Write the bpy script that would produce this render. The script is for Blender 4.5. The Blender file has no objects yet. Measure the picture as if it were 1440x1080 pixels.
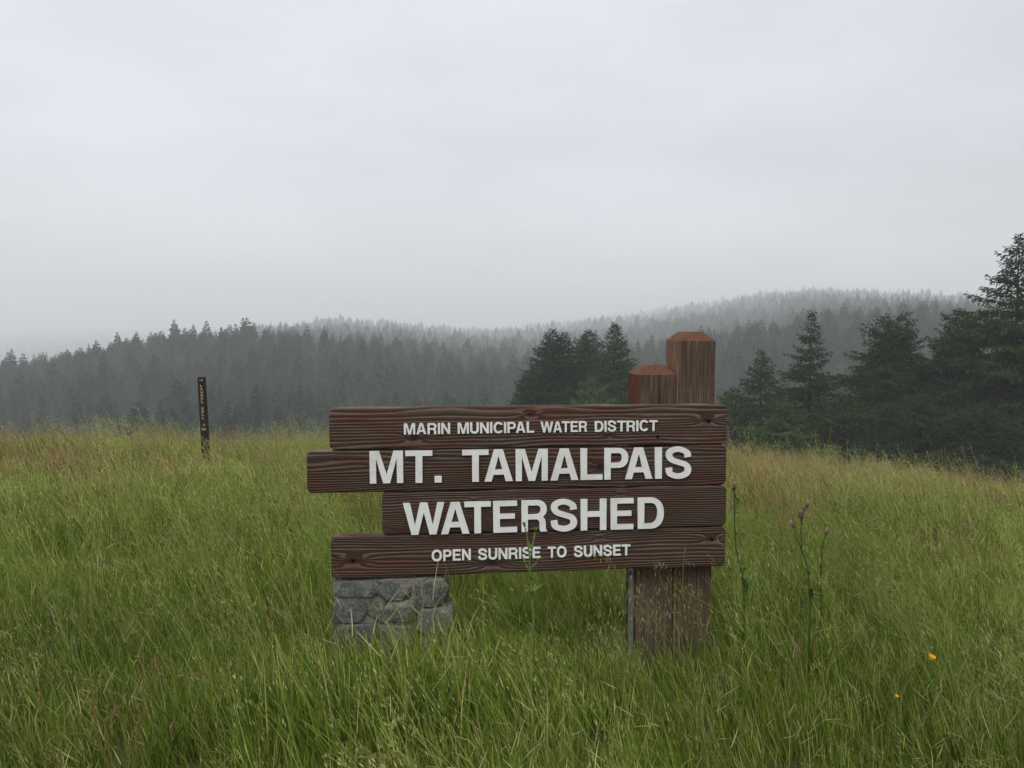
import bpy, bmesh, math, random
import numpy as np
from mathutils import Vector, Matrix, Euler

random.seed(7)
RNG = np.random.default_rng(11)
SC = bpy.context.scene
COL = SC.collection

# ------------------------------------------------------------------ camera, sky, sun, exposure
CAM_Z = 1.62
F_PX, HORIZON_PX = 1150.0, 455.0
cam_d = bpy.data.cameras.new('camera')
cam_d.sensor_width = 36.0
cam_d.lens = F_PX / 1440.0 * 36.0
cam_d.clip_start, cam_d.clip_end = 0.05, 20000.0
cam = bpy.data.objects.new('camera', cam_d)
COL.objects.link(cam)
cam.location = (0, 0, CAM_Z)
cam.rotation_euler = (math.radians(90) - math.atan((540 - HORIZON_PX) / F_PX), 0, 0)
SC.camera = cam

SUN_EL, SUN_AZ = math.radians(52), math.radians(205)      # azimuth from +Y, clockwise: behind the camera, a little left
world = bpy.data.worlds.new('World')
SC.world = world
world.use_nodes = True
wn, wl = world.node_tree.nodes, world.node_tree.links
wn.clear()
w_out = wn.new('ShaderNodeOutputWorld')
w_bg = wn.new('ShaderNodeBackground')
w_sky = wn.new('ShaderNodeTexSky')
w_sky.sky_type = 'NISHITA'
w_sky.sun_disc = False
w_sky.sun_elevation, w_sky.sun_rotation = SUN_EL, SUN_AZ
w_co = wn.new('ShaderNodeTexCoord')
w_sep = wn.new('ShaderNodeSeparateXYZ')
wl.new(w_co.outputs['Generated'], w_sep.inputs[0])
# overcast cloud cover: luminance rises from the horizon to the zenith (overcast-sky law), softly mottled
w_cl = wn.new('ShaderNodeClamp'); wl.new(w_sep.outputs['Z'], w_cl.inputs[0])
w_law = wn.new('ShaderNodeMath'); w_law.operation = 'MULTIPLY_ADD'
wl.new(w_cl.outputs[0], w_law.inputs[0]); w_law.inputs[1].default_value = 0.34; w_law.inputs[2].default_value = 0.51
w_noise = wn.new('ShaderNodeTexNoise')
w_noise.inputs['Scale'].default_value = 1.7; w_noise.inputs['Detail'].default_value = 5
w_noise.inputs['Roughness'].default_value = 0.5
w_map = wn.new('ShaderNodeMapping'); w_map.inputs['Scale'].default_value = (1, 1, 3.4)
w_map.inputs['Location'].default_value = (0.3, 0.0, 0.1)
wl.new(w_co.outputs['Generated'], w_map.inputs[0]); wl.new(w_map.outputs[0], w_noise.inputs['Vector'])
w_mr = wn.new('ShaderNodeMapRange')
w_mr.inputs[1].default_value, w_mr.inputs[2].default_value = 0.3, 0.7
w_mr.inputs[3].default_value, w_mr.inputs[4].default_value = 0.86, 1.14
wl.new(w_noise.outputs['Fac'], w_mr.inputs[0])
w_mul = wn.new('ShaderNodeMath'); w_mul.operation = 'MULTIPLY'
wl.new(w_law.outputs[0], w_mul.inputs[0]); wl.new(w_mr.outputs[0], w_mul.inputs[1])
w_col = wn.new('ShaderNodeVectorMath'); w_col.operation = 'SCALE'
w_col.inputs[0].default_value = (0.965, 0.978, 1.032)
wl.new(w_mul.outputs[0], w_col.inputs['Scale'])
w_nis = wn.new('ShaderNodeVectorMath'); w_nis.operation = 'SCALE'
wl.new(w_sky.outputs[0], w_nis.inputs[0]); w_nis.inputs['Scale'].default_value = 0.10
w_mix = wn.new('ShaderNodeMix'); w_mix.data_type = 'RGBA'
w_mix.inputs[0].default_value = 0.94
wl.new(w_nis.outputs[0], w_mix.inputs[6]); wl.new(w_col.outputs[0], w_mix.inputs[7])
wl.new(w_mix.outputs[2], w_bg.inputs['Color'])
w_bg.inputs['Strength'].default_value = 1.0
wl.new(w_bg.outputs[0], w_out.inputs['Surface'])

sun_d = bpy.data.lights.new('sun', 'SUN')
sun_d.energy = 1.4
sun_d.angle = math.radians(40)
sun_d.color = (1.0, 0.97, 0.92)
sun = bpy.data.objects.new('sun', sun_d)
COL.objects.link(sun)
sv = Vector((math.sin(SUN_AZ) * math.cos(SUN_EL), math.cos(SUN_AZ) * math.cos(SUN_EL), math.sin(SUN_EL)))
sun.rotation_euler = sv.to_track_quat('Z', 'Y').to_euler()

SC.view_settings.view_transform = 'Standard'
SC.view_settings.look = 'None'
SC.view_settings.exposure = 0.50
SC.view_settings.gamma = 1.0
SC.render.engine = 'CYCLES'
SC.cycles.use_denoising = True
SC.cycles.max_bounces = 6
SC.cycles.diffuse_bounces = 3
SC.cycles.glossy_bounces = 2
SC.cycles.transmission_bounces = 3
SC.cycles.volume_bounces = 2
SC.cycles.caustics_reflective = False
SC.cycles.caustics_refractive = False
SC.render.use_persistent_data = False

# ------------------------------------------------------------------ helpers
def link(o, parent=None):
    COL.objects.link(o)
    if parent is not None:
        o.parent = parent
    return o

def mesh_np(name, V, Fs, mat=None, smooth=False):
    me = bpy.data.meshes.new(name)
    me.from_pydata([tuple(v) for v in V], [], [tuple(f) for f in Fs])
    if mat is not None:
        for m in (mat if isinstance(mat, (list, tuple)) else [mat]):
            me.materials.append(m)
    if smooth:
        me.polygons.foreach_set('use_smooth', [True] * len(me.polygons))
    me.update()
    return me

def obj(name, me, parent=None, loc=None, rot=None):
    o = bpy.data.objects.new(name, me)
    link(o, parent)
    if loc is not None: o.location = loc
    if rot is not None: o.rotation_euler = rot
    return o

def empty(name, loc=(0, 0, 0), rotz=0.0):
    o = bpy.data.objects.new(name, None)
    o.empty_display_size = 0.1
    COL.objects.link(o)
    o.location = loc
    o.rotation_euler = (0, 0, rotz)
    return o

def tag(o, label=None, cat=None, group=None, kind=None):
    if label: o['label'] = label
    if cat: o['category'] = cat
    if group: o['group'] = group
    if kind: o['kind'] = kind
    return o

def fattr(me, name, vals, dom='POINT'):
    a = me.attributes.new(name, 'FLOAT', dom)
    a.data.foreach_set('value', np.asarray(vals, dtype=np.float32).ravel())

class Nodes:
    """tiny node-graph builder"""
    def __init__(self, name):
        self.m = bpy.data.materials.new(name)
        self.m.use_nodes = True
        self.t = self.m.node_tree
        self.t.nodes.clear()
        self.out = self.t.nodes.new('ShaderNodeOutputMaterial')
    def new(self, typ, **kw):
        n = self.t.nodes.new(typ)
        for k, v in kw.items(): setattr(n, k, v)
        return n
    def put(self, sock, v):
        if isinstance(v, bpy.types.NodeSocket): self.t.links.new(v, sock)
        else: sock.default_value = v
    def math(self, op, a, b=0.0, c=0.0, clamp=False):
        n = self.new('ShaderNodeMath', operation=op, use_clamp=clamp)
        for i, v in enumerate((a, b, c)): self.put(n.inputs[i], v)
        return n.outputs[0]
    def coord(self, which='Object'):
        return self.new('ShaderNodeTexCoord').outputs[which]
    def mapping(self, vec, scale=(1, 1, 1), loc=(0, 0, 0)):
        n = self.new('ShaderNodeMapping')
        self.put(n.inputs[0], vec); n.inputs['Scale'].default_value = scale; n.inputs['Location'].default_value = loc
        return n.outputs[0]
    def noise(self, vec, scale, detail=4, rough=0.55, dist=0.0):
        n = self.new('ShaderNodeTexNoise')
        if vec is not None: self.put(n.inputs['Vector'], vec)
        n.inputs['Scale'].default_value = scale; n.inputs['Detail'].default_value = detail
        n.inputs['Roughness'].default_value = rough; n.inputs['Distortion'].default_value = dist
        return n.outputs['Fac']
    def ramp(self, fac, stops, interp='LINEAR'):
        n = self.new('ShaderNodeValToRGB')
        n.color_ramp.interpolation = interp
        while len(n.color_ramp.elements) < len(stops): n.color_ramp.elements.new(0.5)
        for e, (p, c) in zip(n.color_ramp.elements, stops):
            e.position = p; e.color = (*c, 1) if len(c) == 3 else c
        self.put(n.inputs[0], fac)
        return n.outputs[0]
    def mix(self, fac, a, b, typ='MIX'):
        n = self.new('ShaderNodeMix', data_type='RGBA', blend_type=typ)
        self.put(n.inputs[0], fac)
        for s, v in ((n.inputs[6], a), (n.inputs[7], b)):
            if not isinstance(v, bpy.types.NodeSocket) and len(v) == 3: v = (*v, 1)
            self.put(s, v)
        return n.outputs[2]
    def attr(self, name, typ='GEOMETRY', out='Fac'):
        n = self.new('ShaderNodeAttribute', attribute_name=name, attribute_type=typ)
        return n.outputs[out]
    def bump(self, h, strength=0.5, dist=0.01, normal=None):
        n = self.new('ShaderNodeBump')
        n.inputs['Strength'].default_value = strength; n.inputs['Distance'].default_value = dist
        self.put(n.inputs['Height'], h)
        if normal is not None: self.put(n.inputs['Normal'], normal)
        return n.outputs[0]
    def bsdf(self, color, rough=0.7, normal=None, spec=0.3):
        n = self.new('ShaderNodeBsdfPrincipled')
        if not isinstance(color, bpy.types.NodeSocket) and len(color) == 3: color = (*color, 1)
        self.put(n.inputs['Base Color'], color); self.put(n.inputs['Roughness'], rough)
        n.inputs['Specular IOR Level'].default_value = spec
        if normal is not None: self.put(n.inputs['Normal'], normal)
        return n.outputs[0]
    def finish(self, sh):
        self.t.links.new(sh, self.out.inputs['Surface'])
        return self.m
    def leaf(self, color, trans=0.35, rough=0.55, spec=0.25):
        a = self.bsdf(color, rough, None, spec)
        tr = self.new('ShaderNodeBsdfTranslucent'); self.put(tr.inputs[0], color)
        mx = self.new('ShaderNodeMixShader'); mx.inputs[0].default_value = trans
        self.t.links.new(a, mx.inputs[1]); self.t.links.new(tr.outputs[0], mx.inputs[2])
        return self.finish(mx.outputs[0])

# smooth 2-D value noise for layout (numpy)
class VN:
    def __init__(self, seed, n=64):
        self.g = np.random.default_rng(seed).random((n, n)); self.n = n
    def __call__(self, x, y):
        x = np.asarray(x, float); y = np.asarray(y, float)
        xi = np.floor(x).astype(int); yi = np.floor(y).astype(int)
        fx = x - xi; fy = y - yi
        fx = fx * fx * (3 - 2 * fx); fy = fy * fy * (3 - 2 * fy)
        g, n = self.g, self.n
        a = g[xi % n, yi % n]; b = g[(xi + 1) % n, yi % n]; c = g[xi % n, (yi + 1) % n]; d = g[(xi + 1) % n, (yi + 1) % n]
        return a + (b - a) * fx + (c - a) * fy + (a - b - c + d) * fx * fy
N1, N2, N3, N4 = VN(1), VN(2), VN(3), VN(4)

# ------------------------------------------------------------------ terrain
def sstep(a, b, x):
    t = np.clip((np.asarray(x, float) - a) / (b - a), 0, 1)
    return t * t * (3 - 2 * t)

PXF = [-400, 0, 60, 100, 150, 250, 340, 440, 520, 600, 700, 800, 900, 1000, 1100, 1180, 1260, 1300, 1380, 1440, 1900]
YF = [535, 514, 506, 497, 487, 476, 474, 477, 484, 494, 504, 504, 494, 478, 460, 447, 437, 434, 440, 444, 455]
PXM = [-400, 0, 250, 340, 400, 440, 500, 560, 640, 700, 760, 850, 950, 1000, 1100, 1140, 1180, 1250, 1300, 1400, 1900]
YM = [540, 520, 485, 470, 459, 455, 454, 457, 463, 464, 457, 447, 432, 425, 411, 407, 410, 414, 417, 423, 440]
DM = [900, 900, 950, 1000, 1100, 1300, 1600, 2000, 2700, 3100, 3200, 3000, 2600, 2300, 2100, 2000, 2100, 2200, 2300, 2300, 2300]

def polar(x, y):
    r = np.hypot(x, y)
    th = np.arctan2(np.abs(x), y)
    thc = np.clip(th, 0, math.radians(44))
    px = 720 + np.sign(x) * F_PX * np.tan(thc)
    return px, r * np.cos(thc)

def canopy_row(px, d):
    """image row at which the tree tops at distance d stand, seen from the meadow"""
    yf, ym, dm = np.interp(px, PXF, YF), np.interp(px, PXM, YM), np.interp(px, PXM, DM)
    ld = np.log(np.maximum(d, 60.0))
    dF = 300 + 40 * (N1(px / 130.0, 3.3) - 0.5)
    knots = [(np.log(100.0), 655 + 0 * px), (np.log(180.0), yf * 0.45 + 640 * 0.55), (np.log(dF), yf),
             (np.log(dF * 1.2), np.maximum(yf, ym) + 5), (np.log(dm), ym), (np.log(dm * 1.4), ym + 14),
             (np.log(9000.0), 0 * px + 452)]
    out = np.array(knots[0][1] + 0 * ld, float)
    for (l0, y0), (l1, y1) in zip(knots[:-1], knots[1:]):
        i0, i1, iv = np.exp(-l0), np.exp(-l1), np.exp(-ld)
        t = np.clip((i0 - iv) / (i0 - i1), 0, 1)          # an even slope: rows run with 1 / distance
        out = np.where(ld >= l0, y0 + (y1 - y0) * t, out)
    return out

TREE_H = 14.5
def z_far(x, y):
    px, d = polar(x, y)
    d = np.maximum(d, 60)
    ztop = CAM_Z - d * (canopy_row(px, d) - HORIZON_PX) / F_PX
    bumps = (N2(x / 45.0, y / 45.0) - 0.5) * np.clip(d / 60, 0, 20)
    return ztop - np.interp(d, [100, 600, 1500], [TREE_H, 18, 25]) + bumps

def z_near(x, y):
    xx = np.asarray(x, float); yy = np.asarray(y, float)
    right = np.log1p(np.exp(np.clip((xx - 2.0) / 1.5, -30, 30))) * 1.5
    c = 0.0058 - 0.0008 * sstep(0, 8, xx)
    f = np.maximum(yy - 3.0, 0)
    lin = 26.0
    q = np.where(f < lin, c * f * f, c * lin * lin + 2 * c * lin * (f - lin))
    # beyond the brow the slope steepens
    q = q + 0.0016 * np.maximum(f - 12, 0) ** 2 * (f < 40) + (0.0016 * 28 ** 2 + 0.09 * (f - 40)) * (f >= 40)
    z = -q - 0.125 * np.minimum(right, 40)
    z = z + (N3(xx / 2.3 + 9, yy / 2.3) - 0.5) * 0.16 * sstep(4.5, 8, np.hypot(xx, yy)) + (N4(xx / 0.7, yy / 0.7) - 0.5) * 0.05
    z = z + 0.10 * np.exp(-(((xx + 0.5) / 0.75) ** 2 + ((yy - 3.45) / 0.7) ** 2))
    # a low swell left of the trail post
    z = z + 0.20 * np.exp(-(((xx + 6.3) / 2.2) ** 2 + ((yy - 10.6) / 1.2) ** 2))
    return z

def ground_z(x, y):
    d = np.hypot(x, y)
    w = sstep(45, 105, d)
    return z_near(x, y) * (1 - w) + z_far(x, y) * w

def gz(x, y): return float(ground_z(np.array(float(x)), np.array(float(y))))

m = Nodes('meadow_soil')
co = m.coord('Object')
n1 = m.noise(co, 0.8, 6); n2 = m.noise(co, 14.0, 6)
c1 = m.ramp(n1, [(0.3, (0.035, 0.045, 0.014)), (0.55, (0.055, 0.055, 0.022)), (0.75, (0.075, 0.055, 0.03))])
c2 = m.mix(n2, (0.5, 0.5, 0.5), (1.2, 1.2, 1.1))
far = m.noise(co, 0.02, 5)
M_SOIL = m.finish(m.bsdf(m.mix(1.0, c1, c2, 'MULTIPLY'), 0.95, m.bump(n2, 0.6, 0.03), 0.1))

radii = np.concatenate([np.linspace(0.4, 8, 30), np.geomspace(8.4, 40, 46), np.geomspace(42, 420, 60), np.geomspace(440, 5800, 40)])
angs = np.concatenate([np.linspace(-48, 48, 150), np.linspace(52, 308, 65)])
A, R_ = np.meshgrid(np.radians(angs), radii, indexing='ij')
X, Y = R_ * np.sin(A), R_ * np.cos(A)
Z = ground_z(X, Y)
nA, nR = X.shape
V = np.stack([X.ravel(), Y.ravel(), Z.ravel()], 1)
V = np.vstack([V, [[0, 0, gz(0, 0.01)]]])
Fs = []
for i in range(nA):
    j = (i + 1) % nA
    b0, b1 = i * nR, j * nR
    Fs.append((len(V) - 1, b1, b0))
    for k in range(nR - 1):
        Fs.append((b0 + k, b1 + k, b1 + k + 1, b0 + k + 1))
ground = obj('ground', mesh_np('ground', V, [f[::-1] for f in Fs], M_SOIL, True))
tag(ground, 'grassy hillside meadow falling away to a wooded valley', kind='structure')
Z_LOW = float(Z.min())

# ------------------------------------------------------------------ geometry-node scatterer for uncountable stuff
def scatter(name, mats_objs, P, rot, scl, idx, tint):
    """one object whose points carry instances of the given meshes"""
    me = bpy.data.meshes.new(name)
    me.from_pydata([tuple(p) for p in P], [], [])
    for nm, arr in (('rot', rot), ('scl', scl), ('tint', tint)):
        a = me.attributes.new(nm, 'FLOAT_VECTOR', 'POINT')
        a.data.foreach_set('vector', np.asarray(arr, np.float32).ravel())
    a = me.attributes.new('idx', 'INT', 'POINT')
    a.data.foreach_set('value', np.asarray(idx, np.int32))
    o = obj(name, me)
    c = bpy.data.collections.new(name + '_kit')
    for i, mm in enumerate(mats_objs):
        t = bpy.data.objects.new('%s_piece_%02d' % (name, i), mm)
        c.objects.link(t)
    ng = bpy.data.node_groups.new(name + '_nodes', 'GeometryNodeTree')
    ng.interface.new_socket('Geometry', in_out='INPUT', socket_type='NodeSocketGeometry')
    ng.interface.new_socket('Geometry', in_out='OUTPUT', socket_type='NodeSocketGeometry')
    gi, go = ng.nodes.new('NodeGroupInput'), ng.nodes.new('NodeGroupOutput')
    ip = ng.nodes.new('GeometryNodeInstanceOnPoints')
    ci = ng.nodes.new('GeometryNodeCollectionInfo')
    ci.inputs['Collection'].default_value = c
    ci.inputs['Separate Children'].default_value = True
    ci.inputs['Reset Children'].default_value = True
    def na(nm, typ):
        n = ng.nodes.new('GeometryNodeInputNamedAttribute'); n.data_type = typ
        n.inputs['Name'].default_value = nm
        return n.outputs['Attribute']
    L = ng.links.new
    L(gi.outputs[0], ip.inputs['Points']); L(ci.outputs[0], ip.inputs['Instance'])
    ip.inputs['Pick Instance'].default_value = True
    L(na('idx', 'INT'), ip.inputs['Instance Index'])
    e2r = ng.nodes.new('FunctionNodeEulerToRotation')
    L(na('rot', 'FLOAT_VECTOR'), e2r.inputs[0]); L(e2r.outputs[0], ip.inputs['Rotation'])
    L(na('scl', 'FLOAT_VECTOR'), ip.inputs['Scale'])
    L(ip.outputs[0], go.inputs[0])
    md = o.modifiers.new('scatter', 'NODES'); md.node_group = ng
    return o

# ------------------------------------------------------------------ conifers
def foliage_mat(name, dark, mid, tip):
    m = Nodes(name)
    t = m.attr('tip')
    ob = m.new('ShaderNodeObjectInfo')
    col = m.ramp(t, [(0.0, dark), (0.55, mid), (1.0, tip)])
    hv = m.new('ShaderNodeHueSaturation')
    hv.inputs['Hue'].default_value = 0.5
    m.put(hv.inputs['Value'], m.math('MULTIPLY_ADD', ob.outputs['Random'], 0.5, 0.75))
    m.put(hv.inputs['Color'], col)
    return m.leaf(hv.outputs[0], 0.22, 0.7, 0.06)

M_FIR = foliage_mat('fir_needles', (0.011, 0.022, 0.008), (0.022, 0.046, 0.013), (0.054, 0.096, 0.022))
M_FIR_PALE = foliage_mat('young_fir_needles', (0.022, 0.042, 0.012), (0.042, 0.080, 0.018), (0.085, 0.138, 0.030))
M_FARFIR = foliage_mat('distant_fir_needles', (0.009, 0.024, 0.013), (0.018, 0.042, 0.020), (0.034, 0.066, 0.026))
m = Nodes('fir_bark')
nb = m.noise(m.mapping(m.coord('Object'), (6, 6, 1.2)), 3.0, 6)
M_BARK = m.finish(m.bsdf(m.ramp(nb, [(0.3, (0.016, 0.012, 0.009)), (0.7, (0.045, 0.035, 0.028))]), 0.9, m.bump(nb, 0.8, 0.05), 0.1))

def tube(pts, rads, n=6, V=None, Fs=None):
    V = [] if V is None else V; Fs = [] if Fs is None else Fs
    base = len(V)
    pts = [Vector(p) for p in pts]
    for i, (p, r) in enumerate(zip(pts, rads)):
        d = (pts[min(i + 1, len(pts) - 1)] - pts[max(i - 1, 0)]).normalized()
        up = Vector((1, 0, 0)) if abs(d.x) < 0.8 else Vector((0, 1, 0))
        a = d.cross(up).normalized(); b = d.cross(a)
        for k in range(n):
            t = 2 * math.pi * k / n
            V.append(tuple(p + (a * math.cos(t) + b * math.sin(t)) * r))
    for i in range(len(pts) - 1):
        for k in range(n):
            k2 = (k + 1) % n
            Fs.append((base + i * n + k, base + i * n + k2, base + (i + 1) * n + k2, base + (i + 1) * n + k))
    Fs.append(tuple(base + k for k in range(n))[::-1])
    Fs.append(tuple(base + (len(pts) - 1) * n + k for k in range(n)))
    return V, Fs

def make_conifer(seed, h, slope, power=0.85, rmax=9.0, gap=0.42, leaders=(), leaf=0.26, low=0.04, dens=1.0, droop=0.22, rough=0.28, lean=0.0):
    """(trunk mesh, crown mesh): whorled branches carrying side twigs of needle sprays.
    slope: crown radius per metre below the tip; leaders: extra tips (dx, dy, dh)"""
    rg = random.Random(seed)
    CV, CF, CT = [], [], []
    tv, tf = [], []
    def spray(p, d, up, L, W, tip):
        # a thin needle spray: bent lozenge of two quads
        s = d.cross(up)
        if s.length < 1e-4: s = Vector((1, 0, 0))
        s.normalize()
        i = len(CV)
        m1 = p + d * L * 0.45
        CV.extend([tuple(p), tuple(m1 + s * W + up * 0.02), tuple(p + d * L - up * L * 0.12), tuple(m1 - s * W + up * 0.02)])
        CF.append((i, i + 1, i + 2, i + 3))
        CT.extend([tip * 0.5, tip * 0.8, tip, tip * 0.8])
    def stem(base, top, r0, fam):
        n = 12
        pts = [base.lerp(top, i / n) + Vector((rg.uniform(-1, 1), rg.uniform(-1, 1), 0)) * 0.03 * (i > 0) for i in range(n + 1)]
        rr = [max(0.012, r0 * (1 - i / n) ** 0.9) for i in range(n + 1)]
        rr[0] *= 1.25
        tube(pts, rr, 8, tv, tf)
        H = (top - base).length
        lim0 = low * H
        z = H - 0.12
        ph = rg.uniform(0, 6.28)
        while z > lim0:
            below = H - z
            R = min(rmax, slope * below ** power * 1.0 + 0.12)
            nb = max(3, int(round((5 + min(4, below * 0.5)) * dens)))
            for b in range(nb):
                az = ph + 2 * math.pi * b / nb + rg.uniform(-0.35, 0.35)
                L = R * (1 + rg.gauss(0, rough))
                if rg.random() < 0.08: L *= 0.45
                L = max(0.12, min(L, R * 1.5))
                f = min(1.0, below / (0.5 * H))
                a0 = math.radians(48 - 62 * f ** 0.6 + rg.uniform(-9, 9))
                out = Vector((math.sin(az), math.cos(az), 0))
                p0 = base.lerp(top, (z + rg.uniform(-0.15, 0.15)) / H)
                p0.z = min(p0.z, top.z - 0.03)
                # branch curve: rises or droops, tip turned up a little
                def at(t):
                    return p0 + out * (L * t * math.cos(a0)) + Vector((0, 0, L * (math.sin(a0) * t - droop * f * t * t + 0.16 * f * t ** 4)))
                if L > 0.9:
                    ns = 4
                    tube([at(k / ns) for k in range(ns + 1)], [max(0.006, 0.014 * L * (1 - k / ns * 0.9)) for k in range(ns + 1)], 3, tv, tf)
                step = leaf * 0.55
                k = max(2, int(L / step))
                for q in range(k):
                    t = (q + rg.random()) / k
                    if t < 0.12 and L > 1.2: continue
                    pt = at(t)
                    fw = (at(min(1, t + 0.05)) - at(max(0, t - 0.05))).normalized()
                    side = fw.cross(Vector((0, 0, 1))).normalized()
                    tl = (0.16 + 0.42 * L * (1 - t) ** 0.8 * min(1, 0.3 + t * 2)) * rg.uniform(0.6, 1.25)
                    tl = min(tl, 1.3)
                    for sg in (-1, 1):
                        td = (fw * rg.uniform(0.5, 0.95) + side * sg + Vector((0, 0, rg.uniform(-0.75, 0.15)))).normalized()
                        nq = max(1, int(tl / (leaf * 0.62)))
                        for w in range(nq):
                            u = (w + rg.random() * 0.6) / nq
                            pp = pt + td * (tl * u) + Vector((0, 0, -0.10 * tl * u * u))
                            dd = (td + fw * rg.uniform(-0.3, 0.7) + side * rg.uniform(-0.5, 0.5) + Vector((0, 0, rg.uniform(-1.1, 0.35)))).normalized()
                            up = Vector((rg.uniform(-1.2, 1.2), rg.uniform(-1.2, 1.2), 1)).normalized()
                            spray(pp, dd, up, leaf * rg.uniform(0.75, 1.3), leaf * rg.uniform(0.17, 0.30),
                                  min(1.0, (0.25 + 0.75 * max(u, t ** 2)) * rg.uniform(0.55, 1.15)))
                spray(at(0.93), (at(1.0) - at(0.9)).normalized(), Vector((0, 0, 1)), leaf * 1.3, leaf * 0.2, 1.0)
            ph += 2.4
            z -= gap * (0.6 + 0.5 * min(1, below / 3)) * rg.uniform(0.75, 1.25)
        # leading shoot
        for q in range(6):
            spray(top - Vector((0, 0, 0.32 * q / 6 * 1.3)), Vector((rg.uniform(-.5, .5), rg.uniform(-.5, .5), 1)).normalized(), Vector((1, 0, 0)), leaf * 0.9, leaf * 0.13, 0.8)
    top = Vector((lean, 0, h))
    stem(Vector((0, 0, -0.6)), top, 0.018 * h, 0)
    for dx, dy, dh in leaders:
        stem(Vector((lean * 0.6, 0, h * 0.62)), Vector((dx, dy, h + dh)), 0.007 * h, 1)
    tm = mesh_np('fir_trunk', tv, tf, M_BARK, True)
    cm = mesh_np('fir_crown', CV, CF, M_FIR)
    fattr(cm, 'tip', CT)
    return tm, cm

def px_to_xy(px, d): return (px - 720) / F_PX * d, d
def row_to_z(row, d): return CAM_Z - (row - HORIZON_PX) / F_PX * d

def near_tree(px, row, d, label, seed, slope, pale=False, **kw):
    x, y = px_to_xy(px, d)
    zb = gz(x, y) - 0.05
    h = row_to_z(row, d) - zb
    t = empty('fir_tree', (x, y, zb), 0)
    tm, cm = make_conifer(seed, h, slope, **kw)
    if pale:
        cm.materials[0] = M_FIR_PALE
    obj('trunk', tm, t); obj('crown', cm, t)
    tag(t, label, 'tree', 'firs at the meadow edge')
    return t

near_tree(1427, 335, 50, 'tallest dark fir at the right edge of the view, with open tiered branches', 21, 0.62, power=0.86, gap=0.44, rough=0.34, leaf=0.25, dens=1.2, low=0.03)
near_tree(1346, 438, 54, 'broad drooping fir just left of the tallest fir', 22, 0.80, power=0.80, gap=0.42, rough=0.34, leaf=0.24, leaders=((0.9, 0.4, -0.7),))
near_tree(1242, 447, 56, 'wide fir with a split double top, left of the broad drooping fir', 23, 0.86, power=0.80, gap=0.42, rough=0.36, leaf=0.24, leaders=((1.45, 0.3, 0.15), (0.6, -0.6, -0.9)))
near_tree(1140, 441, 58, 'slim pointed fir with tiered branches right of the sign', 24, 0.36, power=1.08, gap=0.44, rough=0.28, leaf=0.24, dens=1.15)
near_tree(1071, 495, 62, 'short pointed fir between the wooden sign and the slim pointed fir', 25, 0.62, power=0.9, gap=0.42, leaf=0.24)
near_tree(1036, 548, 60, 'low bushy pale green fir right behind the end of the sign', 26, 0.95, power=0.75, gap=0.40, leaf=0.25, pale=True)
near_tree(1192, 556, 52, 'low dark fir filling the gap between the slim and the double-topped firs', 27, 0.95, power=0.75, gap=0.42, leaf=0.25)
near_tree(1106, 566, 52, 'low bushy fir in front of the short pointed fir', 28, 1.0, power=0.72, gap=0.42, leaf=0.25, pale=True)
near_tree(1300, 560, 49, 'low dark fir in front of the double-topped and drooping firs', 29, 1.0, power=0.75, gap=0.42, leaf=0.25)
near_tree(1392, 575, 47, 'low dark fir at the foot of the tallest fir', 30, 1.1, power=0.72, gap=0.42, leaf=0.25)
near_tree(777, 466, 78, 'bushy green fir at the left of the clump behind the sign', 31, 0.80, power=0.78, gap=0.40, leaf=0.28, rough=0.22, leaders=((1.15, 0, -0.25), (-1.2, 0.2, -1.7)), dens=1.1)
near_tree(829, 466, 80, 'bushy green fir in the middle of the clump behind the sign', 32, 0.72, power=0.80, gap=0.40, leaf=0.28, rough=0.22, leaders=((-0.5, 0.3, -0.5),), dens=1.1)
near_tree(864, 457, 77, 'pointed green fir at the right of the clump, beside the short post', 33, 0.54, power=0.90, gap=0.36, leaf=0.28, rough=0.2, dens=1.3)
near_tree(832, 532, 73, 'small lighter green fir in front of the clump behind the sign', 34, 0.95, power=0.72, gap=0.40, leaf=0.27, pale=True)
near_tree(740, 528, 76, 'low fir spreading from the left side of the clump behind the sign', 35, 0.85, power=0.75, gap=0.40, leaf=0.28)

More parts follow.
